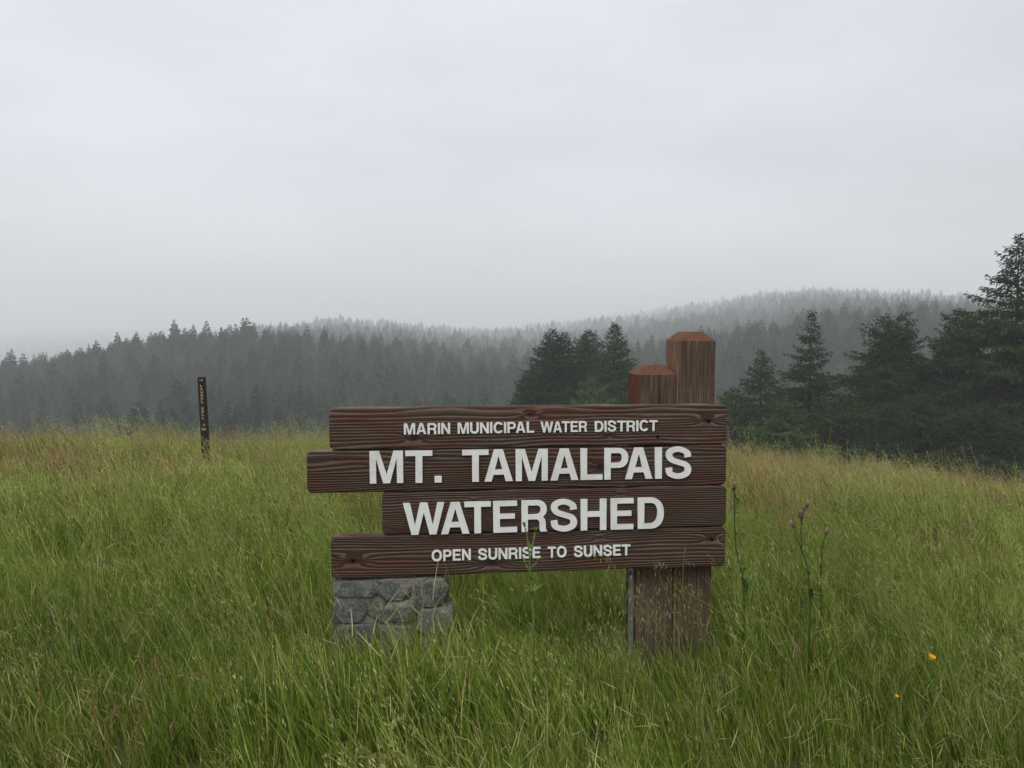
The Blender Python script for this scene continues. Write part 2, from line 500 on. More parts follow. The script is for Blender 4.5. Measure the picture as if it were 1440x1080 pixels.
# ---- the distant forest
def far_tree_mesh(seed, h=20.0, slope=0.24, full=1.0):
    rg = random.Random(seed)
    V, Fs, T, MI = [], [], [], []
    V, Fs = tube([(0, 0, -1.5), (0, 0, h * 0.5), (0, 0, h * 0.97)], [0.28, 0.15, 0.03], 5, V, Fs)
    T = [0.0] * len(V); MI = [1] * len(Fs)
    z = h - 0.3
    ph = 0
    while z > h * 0.08:
        below = h - z
        R = (slope * below ** 0.85 * 1.35 + 0.25) * full
        R = min(R, 0.24 * h)
        nb = 7 + int(below * 0.22)
        for b in range(nb):
            az = ph + 6.283 * b / nb + rg.uniform(-.4, .4)
            L = R * rg.uniform(0.6, 1.25)
            o = Vector((math.sin(az), math.cos(az), 0)); s = Vector((math.cos(az), -math.sin(az), 0))
            p = Vector((0, 0, z + rg.uniform(-.25, .25)))
            dz = L * (0.35 - 0.75 * min(1, below / (0.45 * h)))
            wd = max(0.25, L * 0.40)
            i = len(V)
            tip = p + o * L + Vector((0, 0, dz))
            mid = p + o * L * 0.62 + Vector((0, 0, dz * 0.45 + 0.12))
            V += [tuple(p), tuple(mid + s * wd - Vector((0, 0, 0.85 * wd))), tuple(tip), tuple(mid - s * wd - Vector((0, 0, 0.85 * wd))), tuple(mid)]
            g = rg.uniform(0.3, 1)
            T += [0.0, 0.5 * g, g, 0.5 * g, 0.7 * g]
            Fs += [(i, i + 1, i + 4), (i + 1, i + 2, i + 4), (i + 2, i + 3, i + 4), (i + 3, i, i + 4)]
            MI += [0] * 4
        ph += 2.4
        z -= rg.uniform(0.45, 0.75) * (0.8 + below * 0.012)
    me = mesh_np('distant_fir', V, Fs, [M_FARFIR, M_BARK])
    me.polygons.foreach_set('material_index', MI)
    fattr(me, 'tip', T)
    me.update()
    return me

FAR = [far_tree_mesh(101, 20, 0.25), far_tree_mesh(102, 20, 0.30), far_tree_mesh(103, 20, 0.36), far_tree_mesh(104, 20, 0.21),
       far_tree_mesh(105, 20, 0.44, 1.15), far_tree_mesh(106, 20, 0.32)]

def forest_points():
    rg = np.random.default_rng(5)
    out = []
    for d0, d1, sp in ((112, 200, 4.6), (200, 420, 4.6), (420, 800, 6.6), (800, 1500, 10.5), (1500, 4200, 21.0)):
        n = int(0.5 * 1.56 * (d1 ** 2 - d0 ** 2) / sp ** 2)
        d = np.sqrt(rg.uniform(d0 ** 2, d1 ** 2, n))
        px = rg.uniform(720 - 0.78 * F_PX, 720 + 0.78 * F_PX, n)
        x = (px - 720) / F_PX * d
        hs = np.interp(d, [100, 600, 1500], [14, 17.5, 25]) * np.clip(rg.normal(0.93, 0.2, n), 0.45, 1.45)
        out.append(np.stack([x, d, hs, px], 1))
    return np.vstack(out)
FP = forest_points()
fz = ground_z(FP[:, 0], FP[:, 1]) - 0.3
top_row = HORIZON_PX - (fz + FP[:, 2] - CAM_Z) / FP[:, 1] * F_PX
cand = (top_row < 596) & (FP[:, 3] > 5) & (FP[:, 3] < 1005) & (FP[:, 1] < 420) & ~((FP[:, 3] > 725) & (FP[:, 3] < 885))
ci = np.nonzero(cand)[0]
# the ones that show largest: tall in the picture and not far behind the next tree downhill
order = ci[np.argsort(FP[ci, 1] / FP[ci, 2])][:290]
single = np.zeros(len(FP), bool); single[order] = True
vi = RNG.integers(0, len(FAR), len(FP))
rz = RNG.uniform(0, 6.28, len(FP))
sxy = FP[:, 2] / 20.0 * RNG.uniform(0.85, 1.25, len(FP))
for k in order:
    o = bpy.data.objects.new('conifer', FAR[vi[k]])
    COL.objects.link(o)
    o.location = (FP[k, 0], FP[k, 1], fz[k]); o.rotation_euler = (0, 0, rz[k]); o.scale = (sxy[k], sxy[k], FP[k, 2] / 20)
    tag(o, 'distant misty conifer among many on the wooded slope beyond the meadow', 'tree', 'conifers on the misty slope')
rest = ~single
n = int(rest.sum())
forest = scatter('distant_forest', FAR, np.stack([FP[rest, 0], FP[rest, 1], fz[rest]], 1),
                 np.stack([np.zeros(n), np.zeros(n), rz[rest]], 1), np.stack([sxy[rest], sxy[rest], FP[rest, 2] / 20], 1), vi[rest], np.ones((n, 3)))
tag(forest, 'dense conifer forest covering the far hills, fading upward into fog', 'forest', kind='stuff')
Z_HIGH = float((fz + FP[:, 2] * 1.05).max())

# ------------------------------------------------------------------ grass
def grass_mat(name, stops, trans=0.4, spec=0.1, rough=0.6):
    m = Nodes(name)
    t = m.attr('hue')
    tv = m.attr('tint', 'INSTANCER', 'Vector')
    col = m.ramp(t, stops)
    mul = m.new('ShaderNodeVectorMath', operation='MULTIPLY')
    m.put(mul.inputs[0], col); m.put(mul.inputs[1], tv)
    return m.leaf(mul.outputs[0], trans, rough, spec)

M_BLADE = grass_mat('grass_blades', [(0.0, (0.050, 0.090, 0.010)), (0.45, (0.125, 0.180, 0.020)), (0.75, (0.25, 0.29, 0.055)), (0.9, (0.36, 0.33, 0.14)), (1.0, (0.50, 0.44, 0.27))])
M_OAT = grass_mat('oat_stalks', [(0.0, (0.16, 0.23, 0.04)), (0.5, (0.25, 0.29, 0.08)), (0.8, (0.36, 0.35, 0.16)), (1.0, (0.52, 0.47, 0.30))])
M_BROME = grass_mat('brome_heads', [(0.0, (0.11, 0.15, 0.03)), (0.4, (0.20, 0.18, 0.06)), (0.7, (0.23, 0.155, 0.075)), (1.0, (0.34, 0.26, 0.16))])

class Strips:
    def __init__(self): self.V, self.F, self.H = [], [], []
    def blade(self, p, h, w, az, bend, hue, curl=0.0, seg=4, lean=0.0, lean_az=0.0, roll=None):
        """curved tapering strip"""
        dx, dy = math.sin(az), math.cos(az)
        lx, ly = math.sin(lean_az) * lean, math.cos(lean_az) * lean
        wa = az + math.pi / 2 + (random.uniform(-0.9, 0.9) if roll is None else roll)
        wx, wy = math.sin(wa), math.cos(wa)
        b = len(self.V)
        for i in range(seg + 1):
            t = i / seg
            o = bend * h * t ** 2.0
            z = h * (t - 0.38 * bend * t ** 2.4 - curl * t ** 3)
            x = p[0] + dx * o + lx * h * t; y = p[1] + dy * o + ly * h * t
            ww = w * 0.5 * (1 - t ** 2.2) * (0.75 + 0.5 * min(1, t * 4))
            if i < seg:
                self.V += [(x - wx * ww, y - wy * ww, p[2] + z), (x + wx * ww, y + wy * ww, p[2] + z)]
                self.H += [hue * 0.9, hue]
            else:
                self.V.append((x, y, p[2] + z)); self.H.append(min(1, hue * 1.1))
        for i in range(seg - 1):
            k = b + 2 * i
            self.F.append((k, k + 1, k + 3, k + 2))
        k = b + 2 * (seg - 1)
        self.F.append((k, k + 1, k + 2))
        return (x, y, p[2] + z)
    def line(self, pts, w0, w1, hue):
        """thin stalk: two crossed strips along a path"""
        pts = [Vector(q) for q in pts]
        dd = (pts[-1] - pts[0]).normalized()
        a1 = dd.cross(Vector((0, 1, 0)))
        a1 = a1.normalized() if a1.length > 1e-3 else Vector((1, 0, 0))
        for ax in (a1, dd.cross(a1).normalized()):
            b = len(self.V)
            for i, q in enumerate(pts):
                w = w0 + (w1 - w0) * i / (len(pts) - 1)
                self.V += [tuple(q - ax * w / 2), tuple(q + ax * w / 2)]; self.H += [hue, hue]
            for i in range(len(pts) - 1):
                k = b + 2 * i
                self.F.append((k, k + 1, k + 3, k + 2))
    def seed(self, p, d, L, w, hue):
        """lens-shaped spikelet: two crossed lozenges"""
        p = Vector(p); d = Vector(d).normalized()
        s = d.cross(Vector((random.uniform(-1, 1), random.uniform(-1, 1), 0.3))).normalized(); s2 = d.cross(s)
        for q in (s, s2):
            b = len(self.V)
            m = p + d * L * 0.35
            self.V += [tuple(p), tuple(m + q * w / 2), tuple(p + d * L), tuple(m - q * w / 2)]
            self.H += [hue * 0.85, hue, min(1, hue * 1.15), hue]
            self.F.append((b, b + 1, b + 2, b + 3))
    def mesh(self, name, mat):
        me = mesh_np(name, self.V, self.F, mat)
        fattr(me, 'hue', self.H)
        return me

U = random.uniform
WIND = math.radians(-90)          # stems lean toward -X

def leaf_clump(n, h0, h1, r, w0, w1, straw=0.06, bend=(0.1, 0.7)):
    s = Strips()
    for i in range(n):
        a, q = U(0, 6.28), r * math.sqrt(U(0, 1))
        hue = min(0.85, max(0.0, random.gauss(0.42, 0.28)))
        dry = random.random() < straw
        if dry: hue = U(0.88, 1.0)
        h = U(h0, h1) * (0.55 if random.random() < 0.3 else 1)
        s.blade((q * math.sin(a), q * math.cos(a), -0.02), h, U(w0, w1), U(0, 6.28), U(*bend) * (0.5 if dry else 1), hue, 0.0 if dry or random.random() < 0.8 else U(0, 0.25), 4)
    return s.mesh('leaf_clump', M_BLADE)

def oat_path(h, az, lean, arch, n=8):
    return [(math.sin(az) * (lean * h * t + arch * h * t ** 3), math.cos(az) * (lean * h * t + arch * h * t ** 3), h * (t - 0.25 * arch * t ** 3)) for t in [i / n for i in range(n + 1)]]

def oat_on(s, base, h, az, lean, arch, spk, hue=0.4, w=0.0042, size=1.0):
    path = [Vector(base) + Vector(q) for q in oat_path(h, az, lean, arch)]
    s.line(path, w, w * 0.45, hue)
    n = len(path) - 1
    for k in range(spk):
        t = U(0.62, 1.0)
        f = t * n; i = min(n - 1, int(f)); p = path[i].lerp(path[i + 1], f - i)
        ba = U(0, 6.28); bl = U(0.015, 0.07) * (1.25 - t) * 2.2 * size
        e = p + Vector((math.sin(ba) * bl, math.cos(ba) * bl, U(-0.3, 0.5) * bl))
        s.line([p, (p + e) / 2 + Vector((0, 0, 0.25 * bl)), e], 0.0007, 0.0005, hue)
        s.seed(e, (U(-0.4, 0.1), U(-0.3, 0.3), -1), U(0.016, 0.026) * size, U(0.0028, 0.0045) * size, min(1, hue + U(0.15, 0.55)))
    # one or two flag leaves
    for k in range(2):
        t = U(0.2, 0.55); f = t * n; i = min(n - 1, int(f)); p = path[i].lerp(path[i + 1], f - i)
        s.blade(tuple(p), U(0.08, 0.16) * size, 0.004, U(0, 6.28), U(0.4, 1.1), hue * 0.8, 0.1, 3)

def oat_clump(n, h0, h1, r):
    s = Strips()
    for i in range(n):
        a, q = U(0, 6.28), r * math.sqrt(U(0, 1))
        oat_on(s, (q * math.sin(a), q * math.cos(a), -0.02), U(h0, h1), U(0, 6.28), U(0.0, 0.10), U(0.03, 0.2), random.randint(7, 14), U(0.15, 0.5))
    return s.mesh('oat_clump', M_OAT)

def brome_clump(n, h0, h1, r):
    s = Strips()
    for i in range(n):
        a, q = U(0, 6.28), r * math.sqrt(U(0, 1))
        hue = U(0.3, 0.55)
        h = U(h0, h1)
        path = [Vector((q * math.sin(a), q * math.cos(a), -0.02)) + Vector(v) for v in oat_path(h, U(0, 6.28), U(0.02, 0.15), U(0.1, 0.5), 6)]
        s.line(path, 0.0018, 0.0009, hue)
        for k in range(11):
            t = U(0.72, 1.0); f = t * 6; j = min(5, int(f)); p = path[j].lerp(path[j + 1], f - j)
            d = (path[j + 1] - path[j]).normalized() + Vector((U(-.5, .5), U(-.5, .5), U(-.2, .3)))
            s.seed(p, d, U(0.014, 0.028), U(0.0025, 0.0042), U(0.55, 1.0))
    return s.mesh('brome_clump', M_BROME)

def broad_clump(n):
    s = Strips()
    for i in range(n):
        a, q = U(0, 6.28), 0.06 * math.sqrt(U(0, 1))
        s.blade((q * math.sin(a), q * math.cos(a), -0.02), U(0.22, 0.42), U(0.006, 0.011), U(0, 6.28), U(0.2, 0.8), U(0.0, 0.35), U(0, 0.2), 5)
    return s.mesh('broad_clump', M_BLADE)

def straw_clump(n):
    s = Strips()
    for i in range(n):
        a, q = U(0, 6.28), 0.16 * math.sqrt(U(0, 1))
        s.blade((q * math.sin(a), q * math.cos(a), U(0.08, 0.22)), U(0.03, 0.09), U(0.0018, 0.003), U(0, 6.28), U(0.05, 0.4), U(0.86, 1.0), 0.0, 3, U(0.2, 1.1), U(0, 6.28))
    return s.mesh('straw_clump', M_BLADE)

K_LEAF = [leaf_clump(95, 0.10, 0.30, 0.13, 0.0022, 0.0040, 0.07, (0.03, 0.42)) for i in range(8)]
K_FAR = [leaf_clump(110, 0.14, 0.38, 0.24, 0.0038, 0.0075, 0.10, (0.05, 0.5)) for i in range(5)]
K_OAT = [oat_clump(4, 0.46, 0.76, 0.10) for i in range(6)]
K_BROME = [brome_clump(9, 0.28, 0.46, 0.14) for i in range(5)]
K_BROAD = [broad_clump(16) for i in range(3)]
K_STRAW = [straw_clump(12) for i in range(3)]

SIGN_O = Vector((-0.8152, 3.6105, CAM_Z - 0.3742))
SIGN_YAW = 0.1056
su = Vector((math.cos(SIGN_YAW), math.sin(SIGN_YAW), 0)); sn = Vector((math.sin(SIGN_YAW), -math.cos(SIGN_YAW), 0))
def sign_uv(x, y):
    qx, qy = x - SIGN_O.x, y - SIGN_O.y
    return qx * su.x + qy * su.y, qx * sn.x + qy * sn.y      # along, towards the camera

def meadow_points(d0, d1, dens, rg, ang=44, falloff=0.0):
    n = int(dens * math.radians(2 * ang) * 0.5 * (d1 ** 2 - d0 ** 2))
    d = np.sqrt(rg.uniform(d0 ** 2, d1 ** 2, n)); th = rg.uniform(-math.radians(ang), math.radians(ang), n)
    return d * np.sin(th), d * np.cos(th)

def keep_clear(x, y, tall):
    u, v = sign_uv(x, y)
    pier = (u > -0.02) & (u < 0.56) & (v < 0.05) & (v > -0.36)
    post = (u > 1.36) & (u < 1.83) & (v < -0.03) & (v > -0.33)
    bad = pier | post
    if tall:
        bad |= (u > -0.2) & (u < 1.95) & (v < 0.10) & (v > -0.45)
    return ~bad

def tilt_rot(n, rg, lean, jitter, spin=None):
    out = np.zeros((n, 3))
    rz_ = rg.uniform(0, 2 * math.pi, n); lt = rg.normal(lean, jitter, n); lx = rg.normal(0, jitter, n)
    for i in range(n):
        M = Matrix.Rotation(-lt[i], 3, 'Y') @ Matrix.Rotation(lx[i], 3, 'X') @ Matrix.Rotation(rz_[i], 3, 'Z')
        out[i] = M.to_euler('XYZ')
    return out

def patch_tint(x, y, rg):
    """colour of the sward itself: fresh green, yellowed and rusty patches that grow in the meadow"""
    n = len(x)
    d = np.hypot(x, y)
    a = N1(x / 1.9 + 20, y / 1.9) * 0.6 + N2(x / 0.8, y / 0.8 + 30) * 0.4
    rust = N3(x / 2.6 + 3, y / 1.7 + 7) * 0.65 + N4(x / 0.9 + 5, y / 0.9) * 0.35
    rust = sstep(0.50, 0.74, rust) * sstep(5.0, 8.0, d) * 0.95
    rust = np.maximum(rust, 0.95 * np.exp(-(((x + 5.6) / 2.0) ** 2 + ((y - 9.3) / 0.9) ** 2)))
    rust = np.maximum(rust, 0.7 * np.exp(-(((x - 4.2) / 3.0) ** 2 + ((y - 12.0) / 1.6) ** 2)))
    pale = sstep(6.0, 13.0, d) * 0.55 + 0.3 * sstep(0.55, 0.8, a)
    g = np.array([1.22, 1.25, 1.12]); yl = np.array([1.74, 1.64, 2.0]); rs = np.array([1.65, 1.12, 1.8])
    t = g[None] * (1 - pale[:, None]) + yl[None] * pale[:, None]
    t = t * (1 - rust[:, None]) + rs[None] * rust[:, None]
    t = t * (0.72 + 0.56 * a)[:, None] * rg.uniform(0.85, 1.15, n)[:, None]
    return t, rust

def grass_layer(name, kit, bands, lean, jit, label, cat, seed, tall=False, s0=0.8, s1=1.2, use=None, rusty=0.0):
    rg = np.random.default_rng(seed)
    xs, ys, ss = [], [], []
    for d0, d1, dens, sc in bands:
        x, y = meadow_points(d0, d1, dens, rg)
        xs.append(x); ys.append(y); ss.append(np.full(len(x), sc))
    x, y, s = np.concatenate(xs), np.concatenate(ys), np.concatenate(ss)
    ok = keep_clear(x, y, tall)
    if use is not None: ok &= use(x, y, rg)
    x, y, s = x[ok], y[ok], s[ok]
    t, rust = patch_tint(x, y, rg)
    s = s * rg.uniform(s0, s1, len(x)) * (0.8 + 0.4 * N2(x / 0.6 + 11, y / 0.6))
    u, v = sign_uv(x, y)
    under = (u > -0.1) & (u < 1.9) & (np.abs(v + 0.1) < 0.4)
    s = np.where(under, s * 0.85, s)
    foot = (u > -0.25) & (u < 2.1) & (v > 0.03) & (v < 0.75)
    s = np.where(foot & (not tall), s * (1.0 + 0.85 * np.exp(-((u - 0.27) / 0.42) ** 2) + 0.0 * np.exp(-((u - 1.65) / 0.4) ** 2)), s)
    z = ground_z(x, y)
    o = scatter(name, kit, np.stack([x, y, z], 1), tilt_rot(len(x), rg, lean, jit), np.stack([s, s, s], 1),
                rg.integers(0, len(kit), len(x)), t)
    tag(o, label, cat, kind='stuff')
    return o

grass_layer('meadow_grass', K_LEAF, [(1.2, 3.0, 150, 0.78), (3.0, 6.0, 84, 0.95), (6.0, 9.0, 46, 1.05)], 0.20, 0.17,
            'thick green wild grass around the sign', 'grass', 41)
grass_layer('far_meadow_grass', K_FAR, [(8.0, 14.0, 22, 0.95), (14.0, 24.0, 15, 1.0), (24.0, 46.0, 5, 1.1)], 0.26, 0.18,
            'paler grass on the farther slope of the meadow', 'grass', 42)
grass_layer('wild_oat_grass', K_OAT, [(1.5, 3.4, 6, 0.8), (3.4, 8.0, 10, 1.0), (8.0, 20.0, 3.6, 1.0)], 0.46, 0.14,
            'tall thin wild oat stalks leaning over the grass', 'grass', 43, tall=True)
grass_layer('brome_grass', K_BROME, [(1.4, 6.0, 13, 0.9), (6.0, 12.0, 15, 1.0), (12.0, 24.0, 8, 1.15)], 0.28, 0.24,
            'fine reddish brown seed heads mixed through the meadow', 'grass', 44,
            use=lambda x, y, rg: rg.random(len(x)) < 0.35 + 0.65 * patch_tint(x, y, rg)[1] + 0.25 * sstep(7, 14, np.hypot(x, y)))
grass_layer('broad_leaf_grass', K_BROAD, [(1.3, 4.5, 7, 0.9)], 0.15, 0.2, 'dark green broad grass blades in the foreground', 'grass', 45,
            use=lambda x, y, rg: N1(x / 0.9 + 2, y / 0.9 + 4) > np.where(x < -0.9, 0.45, 0.66))
grass_layer('dry_straw', K_STRAW, [(1.4, 6.0, 20, 1.0), (6.0, 12.0, 9, 1.3)], 0.1, 0.3, 'dry pale straw bits scattered in the grass', 'grass', 46)

# ------------------------------------------------------------------ the wooden sign
m = Nodes('weathered_sign_wood')
co = m.coord('Object')
g = m.attr('grain')
rnd = m.new('ShaderNodeObjectInfo').outputs['Random']
off = m.new('ShaderNodeCombineXYZ'); m.put(off.inputs[0], m.math('MULTIPLY', rnd, 17.0)); m.put(off.inputs[2], m.math('MULTIPLY', rnd, 9.0))
va = m.new('ShaderNodeVectorMath', operation='ADD'); m.put(va.inputs[0], co); m.put(va.inputs[1], off.outputs[0])
P_ = va.outputs[0]
wob = m.noise(m.mapping(P_, (4, 4, 40)), 1.0, 4)
ph = m.math('ADD', m.math('MULTIPLY', g, 1.0), m.math('MULTIPLY', wob, 0.7))
saw = m.math('FRACT', ph)
# late wood: sharp dark edge then slow pale rise
late = m.ramp(saw, [(0.0, (0, 0, 0)), (0.22, (0.05, 0.05, 0.05)), (0.42, (0.45, 0.45, 0.45)), (0.72, (1, 1, 1)), (0.86, (0.7, 0.7, 0.7)), (0.93, (0.08, 0.08, 0.08)), (1.0, (0, 0, 0))])
fine = m.noise(m.mapping(P_, (9, 9, 420)), 1.0, 5, 0.7)
mid = m.noise(m.mapping(P_, (3.5, 3.5, 38)), 1.0, 5, 0.6)
big = m.noise(m.mapping(P_, (2.6, 2.6, 13)), 1.0, 4, 0.6, 0.4)
grey = m.ramp(fine, [(0.25, (0.062, 0.042, 0.029)), (0.52, (0.138, 0.100, 0.074)), (0.75, (0.25, 0.195, 0.150))])
dark = m.mix(mid, (0.013, 0.007, 0.005), (0.042, 0.022, 0.014))
wood = m.mix(late, dark, grey)
red = m.mix(late, (0.034, 0.0105, 0.0065), (0.125, 0.046, 0.027))
rmask = m.ramp(big, [(0.43, (0, 0, 0)), (0.62, (1, 1, 1))])
wood = m.mix(m.math('MULTIPLY', rmask, 0.8), wood, red)
knot = m.attr('knot')
wood = m.mix(m.math('MULTIPLY', knot, 0.9, clamp=True), wood, (0.012, 0.007, 0.006))
wood = m.mix(m.math('MULTIPLY', m.noise(m.mapping(P_, (2, 2, 2)), 2.2, 3), 0.35), wood, (0.052, 0.036, 0.026))
tone = m.new('ShaderNodeHueSaturation'); m.put(tone.inputs['Value'], m.math('MULTIPLY_ADD', rnd, 0.5, 0.8)); m.put(tone.inputs['Color'], wood)
wood = tone.outputs[0]
hgt = m.math('ADD', late, m.math('MULTIPLY', fine, 0.35))
hgt = m.math('SUBTRACT', hgt, m.math('MULTIPLY', knot, 0.8))
M_SIGN = m.finish(m.bsdf(wood, 0.72, m.bump(hgt, 0.9, 0.004), 0.25))

m = Nodes('white_letter_paint')
co = m.coord('Object')
nn = m.noise(m.new('ShaderNodeNewGeometry').outputs['Position'], 38, 5, 0.65)
dirt = m.noise(m.new('ShaderNodeNewGeometry').outputs['Position'], 9, 4, 0.6)
wc = m.mix(m.ramp(nn, [(0.35, (0, 0, 0)), (0.7, (1, 1, 1))]), (0.66, 0.67, 0.65), (0.74, 0.75, 0.73))
wc = m.mix(m.math('MULTIPLY', m.ramp(dirt, [(0.50, (0, 0, 0)), (0.72, (1, 1, 1))]), 0.5), wc, (0.50, 0.48, 0.43))
M_WHITE = m.finish(m.bsdf(wc, 0.55, m.bump(nn, 0.15, 0.002), 0.35))

def board_mesh(L, Hh, D, seed, knots, rad=0.026, freq=62.0):
    """sawn plank with rounded corners and worn, rolled edges; x 0..L, z 0..Hh, front at y=0"""
    rg = np.random.default_rng(seed)
    zs = np.concatenate([[0, 0.0012, 0.003, 0.006, 0.010, 0.015, 0.021], np.linspace(0.028, Hh - 0.028, 22), Hh - np.array([0.021, 0.015, 0.010, 0.006, 0.003, 0.0012, 0])])
    ts = np.concatenate([[0, 0.0012, 0.003, 0.006, 0.010, 0.016], np.linspace(0.026, L - 0.026, int(L / 0.012)), L - np.array([0.016, 0.010, 0.006, 0.003, 0.0012, 0])])
    nz, nx = len(zs), len(ts)
    vn = VN(seed)
    def inset(z, r):
        e = np.minimum(z, Hh - z)
        return np.where(e < r, r - np.sqrt(np.maximum(r * r - (r - e) ** 2, 0)), 0)
    ins = inset(zs, rad)
    Xg = ins[:, None] + ts[None] / L * (L - 2 * ins[:, None])
    Zg = np.repeat(zs[:, None], nx, 1)
    er = np.minimum(np.minimum(ts, L - ts)[None], np.minimum(zs, Hh - zs)[:, None])
    roll = 0.009
    Yg = np.where(er < roll, roll - np.sqrt(np.maximum(roll ** 2 - (roll - er) ** 2, 0)), 0)
    # gentle cupping and chewed edges
    Yg = Yg + (vn(Xg * 6, Zg * 14) - 0.5) * 0.003
    edge = (np.abs(Zg - Hh / 2) / (Hh / 2)) ** 8
    Zg = Zg + edge * np.sign(Zg - Hh / 2) * (vn(Xg * 9 + 4, Zg * 0 + 2) - 0.6) * 0.006
    # grain field: rings along the plank, bent round knots
    gx = Xg; gzz = Zg
    field = gzz * freq + (vn(gx * 1.3, gzz * 6 + 7) - 0.5) * 2.6 + (vn(gx * 4.0 + 3, gzz * 17 + 1) - 0.5) * 0.8 + 0.75 * np.sin(gzz / Hh * 6.283 + seed)
    field = field + 2.6 * np.sin(gx * 1.7 + seed) * ((gzz / Hh - 0.5) ** 2)
    kn = np.zeros_like(gx)
    for kx, kz, kr, ka in knots:
        q = ((gx - kx) / (kr * 5.0)) ** 2 + ((gzz - kz) / (kr * 1.9)) ** 2
        field = field + ka * np.exp(-q) * np.sign(gzz - kz + 1e-6) * np.minimum(1, np.abs(gzz - kz) / (kr * 0.9))
        kn = np.maximum(kn, np.clip(1.5 - np.sqrt(((gx - kx) / (kr * 1.15)) ** 2 + ((gzz - kz) / kr) ** 2), 0, 1))
    V = np.stack([Xg.ravel(), Yg.ravel(), Zg.ravel()], 1)
    nF = len(V)
    V2 = V.copy(); V2[:, 1] = D - np.where(er < roll, roll - np.sqrt(np.maximum(roll ** 2 - (roll - er) ** 2, 0)), 0).ravel()
    V = np.vstack([V, V2])
    Fs = []
    for i in range(nz - 1):
        for j in range(nx - 1):
            a = i * nx + j
            Fs.append((a, a + 1, a + nx + 1, a + nx))
            Fs.append((nF + a, nF + a + nx, nF + a + nx + 1, nF + a + 1))
    ring = [j for j in range(nx)] + [i * nx + nx - 1 for i in range(1, nz)] + [(nz - 1) * nx + j for j in range(nx - 2, -1, -1)] + [i * nx for i in range(nz - 2, 0, -1)]
    for a, b in zip(ring, ring[1:] + ring[:1]):
        Fs.append((b, a, nF + a, nF + b))
    me = mesh_np('sign_board', V, Fs, M_SIGN, True)
    f2 = np.concatenate([field.ravel(), field.ravel()]); k2 = np.concatenate([kn.ravel(), kn.ravel()])
    fattr(me, 'grain', f2); fattr(me, 'knot', k2)
    return me

# ---- letter outlines, cap height 1 (bold grotesque)
def arc(cx, cy, rx, ry, a0, a1, n=14, pw=1.0):
    out = []
    for i in range(n + 1):
        t = math.radians(a0 + (a1 - a0) * i / n)
        c, s = math.cos(t), math.sin(t)
        out.append((cx + rx * math.copysign(abs(c) ** pw, c), cy + ry * math.copysign(abs(s) ** pw, s)))
    return out
def stroke(path, w0, wm):
    # catmull-rom through path, offset both sides; horizontal runs thinner
    P = [Vector((*p, 0)) for p in path]
    pts = []
    ext = [P[0] * 2 - P[1]] + P + [P[-1] * 2 - P[-2]]
    for i in range(1, len(ext) - 2):
        a, b, c, d = ext[i - 1:i + 3]
        for k in range(5):
            t = k / 5
            pts.append(0.5 * ((2 * b) + (c - a) * t + (2 * a - 5 * b + 4 * c - d) * t * t + (3 * b - a - 3 * c + d) * t ** 3))
    pts.append(P[-1])
    Lft, Rgt = [], []
    for i, p in enumerate(pts):
        d = (pts[min(i + 1, len(pts) - 1)] - pts[max(i - 1, 0)]).normalized()
        n_ = Vector((-d.y, d.x, 0)); w = (w0 + (wm - w0) * abs(d.x) ** 2) / 2
        Lft.append((p.x + n_.x * w, p.y + n_.y * w)); Rgt.append((p.x - n_.x * w, p.y - n_.y * w))
    return Lft + Rgt[::-1]
